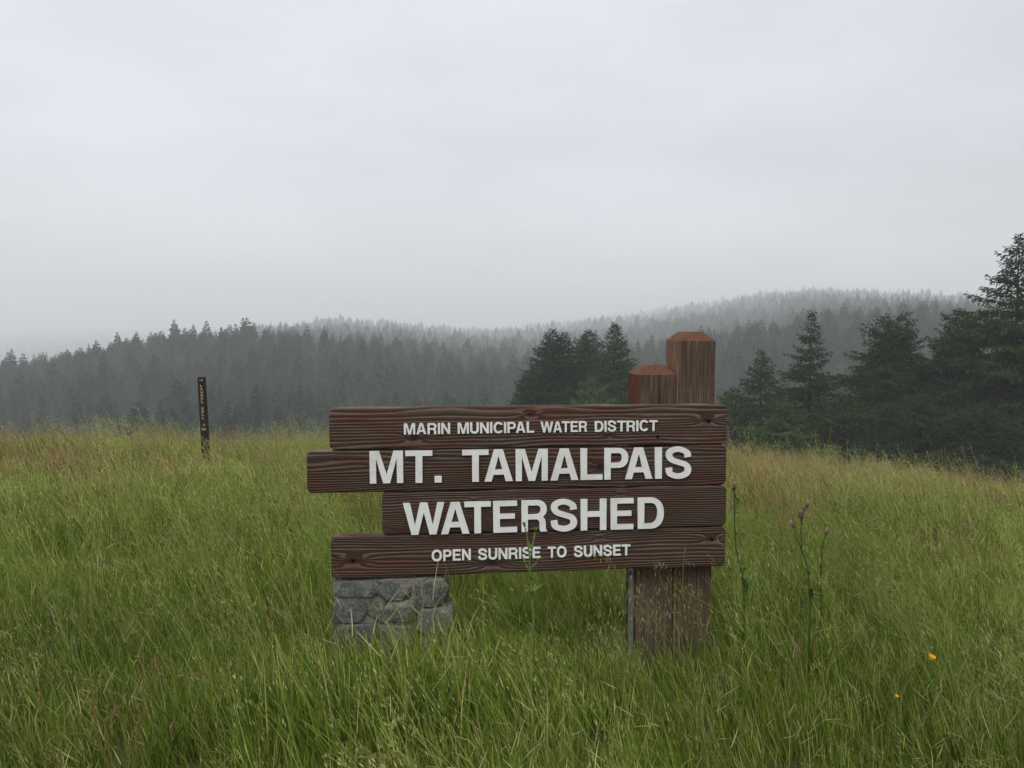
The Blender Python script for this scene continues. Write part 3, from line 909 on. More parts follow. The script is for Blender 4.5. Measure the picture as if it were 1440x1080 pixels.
def glyph(c):
    s, b = 0.205, 0.165
    if c == 'I': return 0.205, [[(0, 0), (0, 1), (s, 1), (s, 0)]]
    if c == '.': return 0.21, [[(0, 0), (0, .2), (.21, .2), (.21, 0)]]
    if c == 'L': w = .70; return w, [[(0, 0), (0, 1), (s, 1), (s, b), (w, b), (w, 0)]]
    if c == 'T': w = .80; return w, [[(0, 1), (w, 1), (w, 1 - b), (w / 2 + s / 2, 1 - b), (w / 2 + s / 2, 0), (w / 2 - s / 2, 0), (w / 2 - s / 2, 1 - b), (0, 1 - b)]]
    if c == 'E': w = .74; return w, [[(0, 0), (0, 1), (w, 1), (w, 1 - b), (s, 1 - b), (s, .595), (w - .07, .595), (w - .07, .435), (s, .435), (s, b), (w, b), (w, 0)]]
    if c == 'H': w = .81; return w, [[(0, 0), (0, 1), (s, 1), (s, .60), (w - s, .60), (w - s, 1), (w, 1), (w, 0), (w - s, 0), (w - s, .43), (s, .43), (s, 0)]]
    if c == 'N': w = .81; return w, [[(0, 0), (0, 1), (.21, 1), (w - .195, .34), (w - .195, 1), (w, 1), (w, 0), (w - .21, 0), (.195, .66), (.195, 0)]]
    if c == 'M': w = 1.02; return w, [[(0, 0), (0, 1), (.29, 1), (w / 2, .27), (w - .29, 1), (w, 1), (w, 0), (w - .195, 0), (w - .195, .77), (w / 2 + .105, 0), (w / 2 - .105, 0), (.195, .77), (.195, 0)]]
    if c == 'W': w = 1.28; return w, [[(0, 1), (.215, 1), (.365, .29), (w / 2 - .115, 1), (w / 2 + .115, 1), (w - .365, .29), (w - .215, 1), (w, 1), (w - .255, 0), (w - .465, 0), (w / 2, .70), (.465, 0), (.255, 0)]]
    if c == 'A':
        w = .89
        xl = lambda y: .225 + (w / 2 - .225) * y / .80
        return w, [[(0, 0), (w / 2 - .135, 1), (w / 2 + .135, 1), (w, 0), (w - .225, 0), (w - xl(.21), .21), (xl(.21), .21), (.225, 0)],
                   [(xl(.37), .37), (w - xl(.37), .37), (w / 2, .80)]]
    if c == 'P': w = .77; return w, [[(0, 0), (0, 1)] + arc(w - .33, .685, .33, .315, 90, -90, 14, .9) + [(s, .37), (s, 0)],
                                     [(s, .53), (s, .84)] + arc(w - .33, .685, .125, .155, 90, -90, 10, .9)]
    if c == 'R': w = .83; return w, [[(0, 0), (0, 1)] + arc(w - .34, .715, .325, .285, 90, -55, 12, .9) + [(w - .075, .40), (w - .05, .30), (w - .045, .10), (w, 0), (w - .22, 0), (w - .245, .07), (w - .25, .27), (w - .28, .36), (w - .34, .395), (s, .395), (s, 0)],
                                     [(s, .555), (s, .84)] + arc(w - .34, .6975, .125, .1425, 90, -90, 10, .9)]
    if c == 'D': w = .83; return w, [[(0, 0), (0, 1)] + arc(w - .42, .5, .42, .5, 90, -90, 18, .9), [(s, b), (s, 1 - b)] + arc(w - .42, .5, .215, .5 - b, 90, -90, 16, .9)]
    if c == 'O': w = .95; return w, [arc(w / 2, .5, w / 2, .525, 0, 345, 23, .93), arc(w / 2, .5, w / 2 - .212, .35, 0, 345, 23, .93)]
    if c == 'C': w = .88; return w, [arc(w / 2, .5, w / 2, .525, 42, 318, 24, .93) ] if False else [arc(.46, .5, .46, .525, 34, 326, 24, .93) + arc(.46, .5, .252, .35, 320, 40, 24, .93)]
    if c == 'U': w = .80; return w, [[(0, 1)] + arc(w / 2, .36, w / 2, .385, 180, 360, 16, .93) + [(w, 1), (w - s, 1)] + arc(w / 2, .36, w / 2 - s, .21, 360, 180, 14, .93) + [(s, 1)]]
    if c == 'S':
        w = .80
        return w, [stroke([(w - .11, .675), (w - .15, .83), (w / 2, .935), (.16, .87), (.105, .73), (.19, .60), (w / 2, .515), (w - .17, .425), (w - .10, .275), (w - .17, .13), (w / 2, .065), (.145, .15), (.10, .335)], .205, .168)]
    if c == '7': w = .6; return w, [[(0, 1), (w, 1), (w, .84), (.36, 0), (.14, 0), (.38, .83), (0, .83)]]
    if c == '>': w = 1.3; return w, [[(0, .4), (0, .6), (.8, .6), (.8, .95), (w, .5), (.8, .05), (.8, .4)]]
GLY = {}
def glyph_mesh(c, mat, depth=0.010, bevel=0.0012):
    key = (c, mat.name)
    if key in GLY: return GLY[key]
    w, loops = glyph(c)
    cu = bpy.data.curves.new('letter', 'CURVE')
    cu.dimensions = '2D'; cu.fill_mode = 'BOTH'
    for lp in loops:
        sp = cu.splines.new('POLY')
        sp.points.add(len(lp) - 1)
        for p, q in zip(sp.points, lp): p.co = (q[0], q[1], 0, 1)
        sp.use_cyclic_u = True
    cu.extrude = 0.5
    t = bpy.data.objects.new('letter_tmp', cu); COL.objects.link(t)
    dg = bpy.context.evaluated_depsgraph_get()
    me = bpy.data.meshes.new_from_object(t.evaluated_get(dg))
    bpy.data.objects.remove(t)
    me.name = 'letter'
    # stand it up: x -> x, y -> z, depth -> -y (towards the reader)
    n_ = len(me.vertices)
    a = np.empty(n_ * 3, np.float32); me.vertices.foreach_get('co', a); a = a.reshape(-1, 3)
    b = np.stack([a[:, 0], -(a[:, 2] + 0.5) * depth, a[:, 1]], 1)
    # letter widths overshoot a hair: normalise left edge to 0
    b[:, 0] -= b[:, 0].min()
    me.vertices.foreach_set('co', b.astype(np.float32).ravel())
    me.materials.clear(); me.materials.append(mat)
    me.update()
    bm = bmesh.new(); bm.from_mesh(me); bmesh.ops.recalc_face_normals(bm, faces=bm.faces); bm.to_mesh(me); bm.free()
    GLY[key] = (me, float(b[:, 0].max()))
    return GLY[key]

sign_mid = SIGN_O + su * 0.92
sign = empty('park_sign', (sign_mid.x, sign_mid.y, gz(sign_mid.x, sign_mid.y)), SIGN_YAW)
SZ = SIGN_O.z - sign.location.z          # local height of the sign's top edge
tag(sign, 'big weathered brown plank sign with white lettering, standing in the grass', 'sign')
UX = lambda u: u - 0.92
BOARDS = [  # u0, u1, v0, v1, depth offset, knots
    (0.002, 1.832, 0.001, 0.190, 0.000, [(0.375, 0.050, 0.010, 2.4), (1.735, 0.112, 0.011, 2.2), (0.905, 0.150, 0.009, 1.8), (1.27, 0.052, 0.007, 1.4)]),
    (-0.100, 1.835, 0.1935, 0.3825, 0.002, [(0.30, 0.118, 0.006, 1.2), (1.33, 0.095, 0.013, 2.0)]),
    (0.230, 1.837, 0.3865, 0.5795, -0.002, [(0.63, 0.135, 0.007, 1.5), (1.10, 0.165, 0.006, 1.2), (0.42, 0.15, 0.006, 1.0)]),
    (0.000, 1.839, 0.5830, 0.7745, 0.001, [(0.10, 0.080, 0.014, 2.6), (0.725, 0.050, 0.014, 2.4), (1.765, 0.135, 0.010, 1.8), (1.23, 0.155, 0.007, 1.4)]),
]
boards = []
for i, (u0, u1, v0, v1, dy, kn) in enumerate(BOARDS):
    b = obj('board', board_mesh(u1 - u0, v1 - v0, 0.064, 60 + i, kn, freq=(64, 72, 100, 70)[i]), sign, (UX(u0), dy, SZ - v1))
    boards.append(b)

def put_letter(bi, c, ua, ub, vbase, cap, par=None):
    me, w = glyph_mesh(c, M_WHITE)
    b = boards[bi]; u0, u1, v0, v1 = BOARDS[bi][:4]
    o = bpy.data.objects.new('letter', me); COL.objects.link(o); o.parent = b
    o.location = (ua - u0, -0.0008, v1 - vbase)
    o.scale = ((ub - ua) / w, 1.0 if cap > 0.1 else 0.8, cap)
    o.rotation_euler = (0, random.uniform(-0.006, 0.006), 0)
def put_word(bi, word, ua, ub, vbase, cap, track=0.11):
    ws = [glyph_mesh(c, M_WHITE)[1] for c in word]
    kern = {('W', 'A'): -.10, ('A', 'T'): -.12, ('P', 'A'): -.10, ('A', 'L'): .0, ('T', 'O'): -.03, ('E', 'T'): -.02, ('L', 'D'): 0}
    xs, x = [], 0.0
    for i, c in enumerate(word):
        xs.append(x); x += ws[i] + track + (kern.get((c, word[i + 1]), 0) if i + 1 < len(word) else -track)
    k = (ub - ua) / x
    for c, a, w in zip(word, xs, ws): put_letter(bi, c, ua + a * k, ua + (a + w) * k, vbase + random.uniform(-.0006, .0006), cap)
for wd, a, b in (('MARIN', .332, .5389), ('MUNICIPAL', .5726, .9209), ('WATER', .9504, 1.1648), ('DISTRICT', 1.2013, 1.4964)):
    put_word(0, wd, a, b, 0.1215, 0.0495)
for c, a, b in (('M', 0.1787, 0.3272), ('T', 0.3367, 0.4578), ('.', 0.4674, 0.4995), ('T', 0.5927, 0.7123), ('A', 0.6929, 0.823), ('M', 0.8361, 0.9838), ('A', 0.996, 1.1261), ('L', 1.1361, 1.2394), ('P', 1.2474, 1.3592), ('A', 1.3451, 1.475), ('I', 1.4872, 1.5198), ('S', 1.5378, 1.6607)):
    put_letter(1, c, a, b, 0.3415 + 0.003 * (a - .18), 0.1465)
for c, a, b in (('W', 0.3249, 0.5109), ('A', 0.4948, 0.624), ('T', 0.6013, 0.7216), ('E', 0.733, 0.8427), ('R', 0.8625, 0.9813), ('S', 0.9978, 1.1209), ('H', 1.1376, 1.2582), ('E', 1.2784, 1.3865), ('D', 1.4068, 1.531)):
    put_letter(2, c, a, b, 0.5795, 0.1460)
for wd, a, b in (('OPEN', .4516, .6298), ('SUNRISE', .6641, .9519), ('TO', .9851, 1.0734), ('SUNSET', 1.1084, 1.3747)):
    put_word(3, wd, a, b, 0.7045, 0.0505)

# near-flush black discs for a hole and knots, the hole's shade put into colour
m = Nodes('dark_hole_disc')
M_HOLE = m.finish(m.bsdf((0.006, 0.005, 0.005), 0.9, None, 0.0))
m = Nodes('dark_iron')
ni = m.noise(m.coord('Object'), 60, 4)
M_IRON = m.finish(m.bsdf(m.ramp(ni, [(0.3, (0.03, 0.03, 0.032)), (0.7, (0.085, 0.07, 0.06))]), 0.6, m.bump(ni, 0.3, 0.002), 0.4))
m = Nodes('galvanised_strap')
ni = m.noise(m.mapping(m.coord('Object'), (1, 1, 0.4)), 26, 6)
gm = m.ramp(ni, [(0.3, (0.13, 0.14, 0.15)), (0.6, (0.24, 0.26, 0.28)), (0.85, (0.30, 0.28, 0.25))])
pb = m.new('ShaderNodeBsdfPrincipled'); m.put(pb.inputs['Base Color'], gm); pb.inputs['Metallic'].default_value = 0.5; pb.inputs['Roughness'].default_value = 0.55
M_GALV = m.finish(pb.outputs[0])
def disc_mesh(r, d, n=12, mat=None, hexa=False):
    V, Fs = tube([(0, 0, 0), (0, -d * 0.7, 0), (0, -d, 0)], [r, r, r * 0.75], 6 if hexa else n)
    return mesh_np('bolt_or_dark_disc', V, Fs, mat)
dark_disc_me = disc_mesh(0.0075, 0.002, 12, M_HOLE)
for bi, u, v in ((0, 1.744, 0.082), (3, 1.77, 0.645), (3, 0.098, 0.694), (0, 1.50, 0.150)):
    u0, u1, v0, v1 = BOARDS[bi][:4]
    obj('bolt_or_dark_disc', dark_disc_me, boards[bi], (u - u0, 0.0012, v1 - v))

# posts: 8x8 timbers with chamfered tops; stained tops and cheeks, grey weathered fronts
def timber_mat(name, stops, dark):
    m = Nodes(name)
    co = m.coord('Object')
    rr = m.new('ShaderNodeObjectInfo').outputs['Random']
    o3 = m.new('ShaderNodeCombineXYZ'); m.put(o3.inputs[0], m.math('MULTIPLY', rr, 5.0))
    va = m.new('ShaderNodeVectorMath', operation='ADD'); m.put(va.inputs[0], co); m.put(va.inputs[1], o3.outputs[0])
    wv = m.noise(m.mapping(va.outputs[0], (170, 130, 3.0)), 1.0, 4, 0.6)
    fb = m.noise(m.mapping(va.outputs[0], (420, 420, 40)), 1.0, 4, 0.7)
    bg = m.noise(m.mapping(va.outputs[0], (9, 9, 3)), 1.0, 4)
    h = m.math('ADD', wv, m.math('MULTIPLY', fb, 0.5))
    col = m.ramp(m.math('MULTIPLY', h, 0.72), stops)
    col = m.mix(m.math('MULTIPLY', m.ramp(bg, [(0.45, (0, 0, 0)), (0.7, (1, 1, 1))]), 0.6), col, dark)
    return m.finish(m.bsdf(col, 0.85, m.bump(h, 0.8, 0.003), 0.15))
M_POST = timber_mat('grey_weathered_timber', [(0.36, (0.022, 0.014, 0.009)), (0.52, (0.074, 0.050, 0.034)), (0.68, (0.165, 0.122, 0.088))], (0.040, 0.028, 0.018))
M_RUST = timber_mat('red_brown_stained_timber', [(0.36, (0.050, 0.022, 0.013)), (0.52, (0.108, 0.048, 0.027)), (0.68, (0.165, 0.090, 0.056))], (0.070, 0.034, 0.021))
M_CHEEK = timber_mat('brown_stained_timber', [(0.36, (0.07, 0.035, 0.02)), (0.52, (0.155, 0.085, 0.052)), (0.68, (0.24, 0.15, 0.10))], (0.09, 0.05, 0.032))
M_DKRED = timber_mat('dark_red_stained_timber', [(0.36, (0.04, 0.012, 0.008)), (0.52, (0.085, 0.026, 0.016)), (0.68, (0.12, 0.045, 0.028))], (0.05, 0.018, 0.012))

def post_mesh(w, d, zb, zt, ch, side_mat, split=False):
    """square timber from zb to zt with small arrised edges and a chamfered cap"""
    V, Fs, MI = [], [], []
    e = 0.006
    def ring(z, ix, iy, jit=0.0):
        x0, x1, y0, y1 = ix, w - ix, iy, d - iy
        pts = [(x0 + e, y0), (x1 - e, y0), (x1, y0 + e), (x1, y1 - e), (x1 - e, y1), (x0 + e, y1), (x0, y1 - e), (x0, y0 + e)]
        b = len(V)
        V.extend([(px_ + random.uniform(-jit, jit), py_ + random.uniform(-jit, jit), z) for px_, py_ in pts])
        return b
    levels = list(np.linspace(zb, zt - ch, 14))
    rings = [ring(z, 0, 0, 0.0012) for z in levels] + [ring(zt - ch + 0.003, 0.003, 0.003), ring(zt - 0.003, ch * 1.0, ch * 1.0), ring(zt, ch * 1.12, ch * 1.12)]
    for r, (a, b) in enumerate(zip(rings[:-1], rings[1:])):
        for k in range(8):
            k2 = (k + 1) % 8
            Fs.append((a + k, a + k2, b + k2, b + k))
            top = r >= len(levels) - 1
            MI.append(1 if top else (0 if k in (0, 1, 2, 3) else 2))
    Fs.append(tuple(rings[-1] + k for k in range(8))); MI.append(1)
    Fs.append(tuple(rings[0] + k for k in range(8))[::-1]); MI.append(0)
    me = mesh_np('post', V, Fs, [M_POST, M_RUST, side_mat])
    me.polygons.foreach_set('material_index', MI)
    me.update()
    return me
PD = 0.078      # the posts stand behind the planks
tall = obj('post', post_mesh(0.186, 0.19, -0.3, SZ + 0.335, 0.043, M_CHEEK), sign, (UX(1.613), PD, 0))
tall['label'] = 'taller timber post with orange-brown chamfered top'
short = obj('post', post_mesh(0.186, 0.19, -0.3, SZ + 0.176, 0.043, M_DKRED), sign, (UX(1.4235), PD, 0))
short['label'] = 'shorter timber post with red-brown chamfered top'
# drying crack down the short post's face
def crack_mesh(z0, z1, w):
    V, Fs = [], []
    n_ = 14
    for i in range(n_ + 1):
        t = i / n_; z = z0 + (z1 - z0) * t
        x = 0.002 * math.sin(7 * t) + random.uniform(-.0006, .0006); q = w * (0.4 + 0.6 * math.sin(math.pi * min(1, t * 1.1)))
        V += [(x - q, -0.0012, z), (x + q, -0.0012, z), (x, 0.004, z)]
        if i:
            a = 3 * (i - 1)
            Fs += [(a, a + 1, a + 4, a + 3), (a + 1, a + 2, a + 5, a + 4), (a + 2, a, a + 3, a + 5)]
    return mesh_np('crack', V, Fs, M_DARK)
m = Nodes('deep_crack_shadowed_wood')
M_DARK = m.finish(m.bsdf((0.012, 0.008, 0.006), 0.95, None, 0.0))
obj('crack', crack_mesh(SZ - 0.05, SZ + 0.135, 0.0016), short, (0.104, -0.0005, 0))
# galvanised strap on the left cheek under the planks, with its bolt
def box_mesh(x0, x1, y0, y1, z0, z1, mat, bev=0.002):
    bm = bmesh.new()
    bmesh.ops.create_cube(bm, size=1)
    for v in bm.verts:
        v.co = ((x0 + x1) / 2 + v.co.x * (x1 - x0), (y0 + y1) / 2 + v.co.y * (y1 - y0), (z0 + z1) / 2 + v.co.z * (z1 - z0))
    bmesh.ops.bevel(bm, geom=bm.edges[:], offset=bev, segments=2, affect='EDGES')
    me = bpy.data.meshes.new('box'); bm.to_mesh(me); bm.free()
    me.materials.append(mat)
    return me
strap = obj('metal_strap', box_mesh(-0.010, -0.002, 0.02, 0.10, -0.2, SZ - 0.70, M_GALV), short)
strap['label'] = 'grey galvanised steel strap bolted to the post'
V, Fs = tube([(-0.010, 0.05, SZ - 0.83), (-0.022, 0.05, SZ - 0.83), (-0.026, 0.05, SZ - 0.83)], [0.014, 0.014, 0.010], 6)
obj('bolt_or_dark_disc', mesh_np('bolt_or_dark_disc', V, Fs, M_IRON), strap)

# ------------------------------------------------------------------ stone pier under the left end
def stone_mat(name, a, b, c):
    m = Nodes(name)
    co = m.new('ShaderNodeNewGeometry').outputs['Position']
    n1 = m.noise(co, 16, 8, 0.72); n2 = m.noise(co, 90, 6, 0.75)
    col = m.ramp(n1, [(0.3, a), (0.52, b), (0.72, c)])
    col = m.mix(m.math('MULTIPLY', m.ramp(n2, [(0.47, (0, 0, 0)), (0.66, (1, 1, 1))]), 0.75), col, (0.26, 0.255, 0.235))
    lich = m.noise(co, 13, 7, 0.7)
    col = m.mix(m.math('MULTIPLY', m.ramp(lich, [(0.53, (0, 0, 0)), (0.64, (1, 1, 1))]), 0.7), col, (0.25, 0.24, 0.195))
    return m.finish(m.bsdf(col, 0.85, m.bump(m.math('ADD', n1, m.math('MULTIPLY', n2, 0.4)), 1.0, 0.02), 0.1))
M_STONE = [stone_mat('blue_grey_stone', (0.045, 0.050, 0.054), (0.095, 0.102, 0.108), (0.175, 0.18, 0.18)),
           stone_mat('green_grey_stone', (0.042, 0.050, 0.043), (0.085, 0.097, 0.083), (0.155, 0.165, 0.145)),
           stone_mat('pale_grey_stone', (0.08, 0.08, 0.076), (0.15, 0.148, 0.138), (0.25, 0.243, 0.22))]
m = Nodes('pier_mortar')
co = m.coord('Object'); n1 = m.noise(co, 40, 6, 0.7)
M_MORTAR = m.finish(m.bsdf(m.ramp(n1, [(0.3, (0.14, 0.13, 0.105)), (0.7, (0.29, 0.275, 0.235))]), 0.95, m.bump(n1, 0.9, 0.01), 0.1))

pc = SIGN_O + su * 0.272 - sn * 0.145
pier = empty('stone_pier', (pc.x, pc.y, gz(pc.x, pc.y)), SIGN_YAW)
tag(pier, 'low grey fieldstone pier carrying the left end of the sign', 'pier')
PT = SZ + sign.location.z - pier.location.z - 0.785
PW, PDp = 0.247, 0.15        # half width, half depth

def stone_mesh(sx, sy, sz, seed):
    """split fieldstone: a block broken by random cleavage planes, faces roughened"""
    rg = random.Random(seed)
    bm = bmesh.new()
    bmesh.ops.create_cube(bm, size=1)
    for v in bm.verts: v.co = (v.co.x * sx, v.co.y * sy, v.co.z * sz)
    for k in range(9):
        n_ = Vector((rg.uniform(-1, 1), rg.uniform(-1, 0.25), rg.uniform(-1, 1))).normalized()
        ext = abs(n_.x) * sx / 2 + abs(n_.y) * sy / 2 + abs(n_.z) * sz / 2
        p = n_ * ext * rg.uniform(0.70, 0.86)
        r = bmesh.ops.bisect_plane(bm, geom=bm.verts[:] + bm.edges[:] + bm.faces[:], plane_co=p, plane_no=n_, clear_outer=True)
        ed = [e for e in r['geom_cut'] if isinstance(e, bmesh.types.BMEdge)]
        if ed: bmesh.ops.edgeloop_fill(bm, edges=ed)
    bmesh.ops.bevel(bm, geom=bm.edges[:], offset=min(sx, sz) * 0.035, segments=1, affect='EDGES')
    bmesh.ops.triangulate(bm, faces=bm.faces[:])
    for v in bm.verts: v.co += Vector((rg.uniform(-1, 1), rg.uniform(-1, 1), rg.uniform(-1, 1))) * min(sx, sz) * 0.018
    me = bpy.data.meshes.new('stone'); bm.to_mesh(me); bm.free()
    me.materials.append(M_STONE[seed % 3])
    return me
# mortar core, lumpy
bm = bmesh.new()
bmesh.ops.create_cube(bm, size=1)
bmesh.ops.subdivide_edges(bm, edges=bm.edges[:], cuts=11, use_grid_fill=True)
vnm = VN(77)
for v in bm.verts:
    x, y, z = v.co
    k = 1.0 + 0.05 * (0.5 - z)
    amp = (float(vnm(x * 11 + z * 5, y * 11 + z * 9)) - 0.5) * 0.022
    v.co = (x * 2 * (PW - 0.006) * k + amp * (1 if x > 0 else -1), y * 2 * (PDp - 0.008) * k + amp * (1 if y > 0 else -1), -0.25 + (z + 0.5) * (PT + 0.25 - 0.004) + amp * 0.4)
me = bpy.data.meshes.new('mortar'); bm.to_mesh(me); bm.free()
me.materials.append(M_MORTAR)
obj('mortar_core', me, pier)
# front stones: (u centre, width, top, bottom below the pier's top edge)
FRONT = [(0.115, 0.19, 0.003, 0.074, 0), (0.290, 0.145, 0.004, 0.083, 1), (0.458, 0.135, 0.002, 0.118, 4),
         (0.078, 0.155, 0.098, 0.178, 3), (0.285, 0.225, 0.098, 0.182, 1), (0.468, 0.150, 0.135, 0.248, 2),
         (0.120, 0.200, 0.200, 0.300, 6), (0.310, 0.150, 0.198, 0.330, 5), (0.470, 0.135, 0.268, 0.390, 8),
         (0.110, 0.190, 0.320, 0.430, 9), (0.300, 0.170, 0.350, 0.450, 11)]
sid = 200
for uc, wd, a, b, ms in FRONT:
    st = stone_mesh(wd * 1.12, 0.11, (b - a) * 1.14, sid); sid += 1
    st.materials[0] = M_STONE[ms % 3]
    obj('stone', st, pier, (uc - 0.276, -PDp + 0.040 - 0.012 * (a / 0.4), PT - (a + b) / 2 - 0.004))
for side in (-1, 1):
    for k, (a, b) in enumerate(((0.004, 0.10), (0.12, 0.235), (0.255, 0.40))):
        for yy, dd in ((0.0, 0.15),) if k == 1 else ((-0.045, 0.10), (0.075, 0.11)):
            st = stone_mesh(0.09, dd, b - a, sid); sid += 1
            obj('stone', st, pier, (side * (PW - 0.034 + 0.006 * k), yy + 0.02, PT - (a + b) / 2 - 0.004))
for x_, w_ in ((-0.17, 0.15), (0.0, 0.16), (0.17, 0.15)):
    st = stone_mesh(w_, 0.12, 0.13, sid); sid += 1
    obj('stone', st, pier, (x_, PDp - 0.03, PT - 0.075))

# ------------------------------------------------------------------ trail post
m = Nodes('dark_trail_post_wood')
co = m.coord('Object')
nv = m.noise(m.mapping(co, (70, 70, 4)), 1.0, 5, 0.65)
mossn = m.noise(co, 16, 4)
sepx = m.new('ShaderNodeSeparateXYZ'); m.put(sepx.inputs[0], m.new('ShaderNodeNewGeometry').outputs['Normal'])
M_TPOST = m.finish(m.bsdf(m.ramp(nv, [(0.3, (0.012, 0.010, 0.008)), (0.7, (0.040, 0.032, 0.026))]), 0.85, m.bump(nv, 0.7, 0.003), 0.15))
m = Nodes('mossy_post_cheek')
co = m.coord('Object'); mn = m.noise(co, 22, 5)
M_MOSS = m.finish(m.bsdf(m.ramp(mn, [(0.35, (0.03, 0.03, 0.014)), (0.6, (0.075, 0.085, 0.022)), (0.8, (0.12, 0.12, 0.05))]), 0.95, m.bump(mn, 0.8, 0.004), 0.1))
m = Nodes('tan_routed_letters')
mn = m.noise(m.coord('Object'), 5, 3)
M_TAN = m.finish(m.bsdf(m.ramp(mn, [(0.3, (0.36, 0.26, 0.12)), (0.7, (0.52, 0.42, 0.22))]), 0.8, None, 0.2))
TD = 10.2
tx, ty = px_to_xy(286.5, TD)
tz = gz(tx, ty)
trail = empty('trail_post', (tx, ty, tz), math.radians(7))
trail.rotation_euler = (0, math.radians(-1.6), math.radians(9))
tag(trail, 'slender dark trail marker post with tan stacked letters on the meadow crest', 'trail marker')
TH = row_to_z(530, TD) - tz
def trail_mesh():
    V, Fs, MI = [], [], []
    w, d = 0.088, 0.088
    e = 0.008
    rings = []
    for z in list(np.linspace(-0.3, TH - 0.01, 8)) + [TH]:
        q = 0.004 if z == TH else 0
        x0, x1, y0, y1 = -w / 2 + q, w / 2 - q, -d / 2 + q, d / 2 - q
        b = len(V); V.extend([(x0 + e, y0, z), (x1 - e, y0, z), (x1, y0 + e, z), (x1, y1 - e, z), (x1 - e, y1, z), (x0 + e, y1, z), (x0, y1 - e, z), (x0, y0 + e, z)])
        rings.append(b)
    for a, b in zip(rings[:-1], rings[1:]):
        for k in range(8):
            k2 = (k + 1) % 8
            Fs.append((a + k, a + k2, b + k2, b + k)); MI.append(1 if k in (5, 6) else 0)
    Fs.append(tuple(rings[-1] + k for k in range(8))); MI.append(0)
    me = mesh_np('trail_post_shaft', V, Fs, [M_TPOST, M_MOSS])
    me.polygons.foreach_set('material_index', MI); me.update()
    return me
shaft = obj('shaft', trail_mesh(), trail)
zc = TH - 0.050
def small(c, x, z, w, h):
    me, gw = glyph_mesh(c, M_TAN)
    o = bpy.data.objects.new('letter' if c != '>' else 'arrow', me); COL.objects.link(o); o.parent = shaft
    o.location = (x - w / 2, -0.0435, z); o.scale = (w / gw, 0.35, h)
small('>', 0, zc, 0.050, 0.022)
pitch = 0.0405
rows = [('L', 1.85), ('A', 2.85), ('U', 3.85), ('R', 4.85), ('E', 5.85), ('L', 6.85), ('D', 9.0), ('E', 10.0), ('L', 11.0), ('L', 12.0)]
for c, r in rows: small(c, 0.0, zc - r * 0.0395, 0.027, 0.029)
small('.', -0.018, zc - 14.3 * 0.0395, 0.007, 0.030); small('7', 0.006, zc - 14.3 * 0.0395, 0.024, 0.030)
small('M', -0.008, zc - 15.6 * 0.0395, 0.030, 0.028); small('I', 0.019, zc - 15.6 * 0.0395, 0.008, 0.028)

# ------------------------------------------------------------------ thistles, oats, flowers
def simple_leaf(name, stops, trans=0.25):
    m = Nodes(name)
    nn_ = m.noise(m.coord('Object'), 30, 3)
    return m.leaf(m.ramp(nn_, stops), trans, 0.6, 0.2)
M_STEM = simple_leaf('thistle_stem_green', [(0.3, (0.030, 0.070, 0.014)), (0.7, (0.060, 0.115, 0.026))], 0.1)
M_YSTEM = simple_leaf('young_thistle_green', [(0.3, (0.09, 0.15, 0.03)), (0.7, (0.16, 0.22, 0.06))], 0.2)
M_BRACT = simple_leaf('dry_bracts', [(0.3, (0.07, 0.042, 0.032)), (0.7, (0.17, 0.10, 0.075))], 0.05)
M_PINK = simple_leaf('pink_florets', [(0.3, (0.50, 0.16, 0.30)), (0.7, (0.72, 0.42, 0.52))], 0.3)
M_YEL = simple_leaf('yellow_petals', [(0.3, (0.72, 0.30, 0.01)), (0.7, (0.85, 0.52, 0.02))], 0.3)

def head(parent, loc, axis, s, open_=1.0):
    """bulb of overlapping bracts with a tuft of florets"""
    e = bpy.data.objects.new('flower_head', None); COL.objects.link(e); e.parent = parent; e.location = loc
    e.empty_display_size = 0.02
    e.rotation_euler = Vector(axis).to_track_quat('Z', 'Y').to_euler()
    prof = [(0.0, 0.15), (0.10, 0.42), (0.30, 0.52), (0.55, 0.42), (0.78, 0.30), (0.86, 0.22)]
    V, Fs = tube([(0, 0, z * s) for z, r in prof], [r * s * 0.62 for z, r in prof], 9)
    # bract tips
    for row in range(4):
        for k in range(9):
            t = 2 * math.pi * (k + 0.5 * row) / 9
            z = (0.10 + 0.18 * row) * s; r = np.interp(z / s, [p[0] for p in prof], [p[1] for p in prof]) * s * 0.62
            o = Vector((math.cos(t), math.sin(t), 0)); sd = Vector((-math.sin(t), math.cos(t), 0))
            p = o * r + Vector((0, 0, z)); b = len(V)
            V += [tuple(p + sd * 0.06 * s), tuple(p - sd * 0.06 * s), tuple(p + o * 0.09 * s + Vector((0, 0, 0.22 * s)))]
            Fs.append((b, b + 1, b + 2))
    obj('bracts', mesh_np('bracts', V, Fs, M_BRACT), e)
    if open_ > 0:
        st = Strips()
        for k in range(34):
            st.blade((0, 0, 0.62 * s), s * U(0.8, 1.25) * open_, 0.12 * s, U(0, 6.28), U(0.1, 0.6), 0.5, 0, 2)
        obj('petals', st.mesh('petals', M_PINK), e)
    return e

def leaf_bits(p, s, mat_strips, n=3):
    for k in range(n): mat_strips.blade(p, s * U(0.6, 1.25), s * 0.26, U(0, 6.28), U(0.3, 1.1), 0.5, 0.1, 3)

def world_at(px, row, d): return Vector((*px_to_xy(px, d), row_to_z(row, d)))

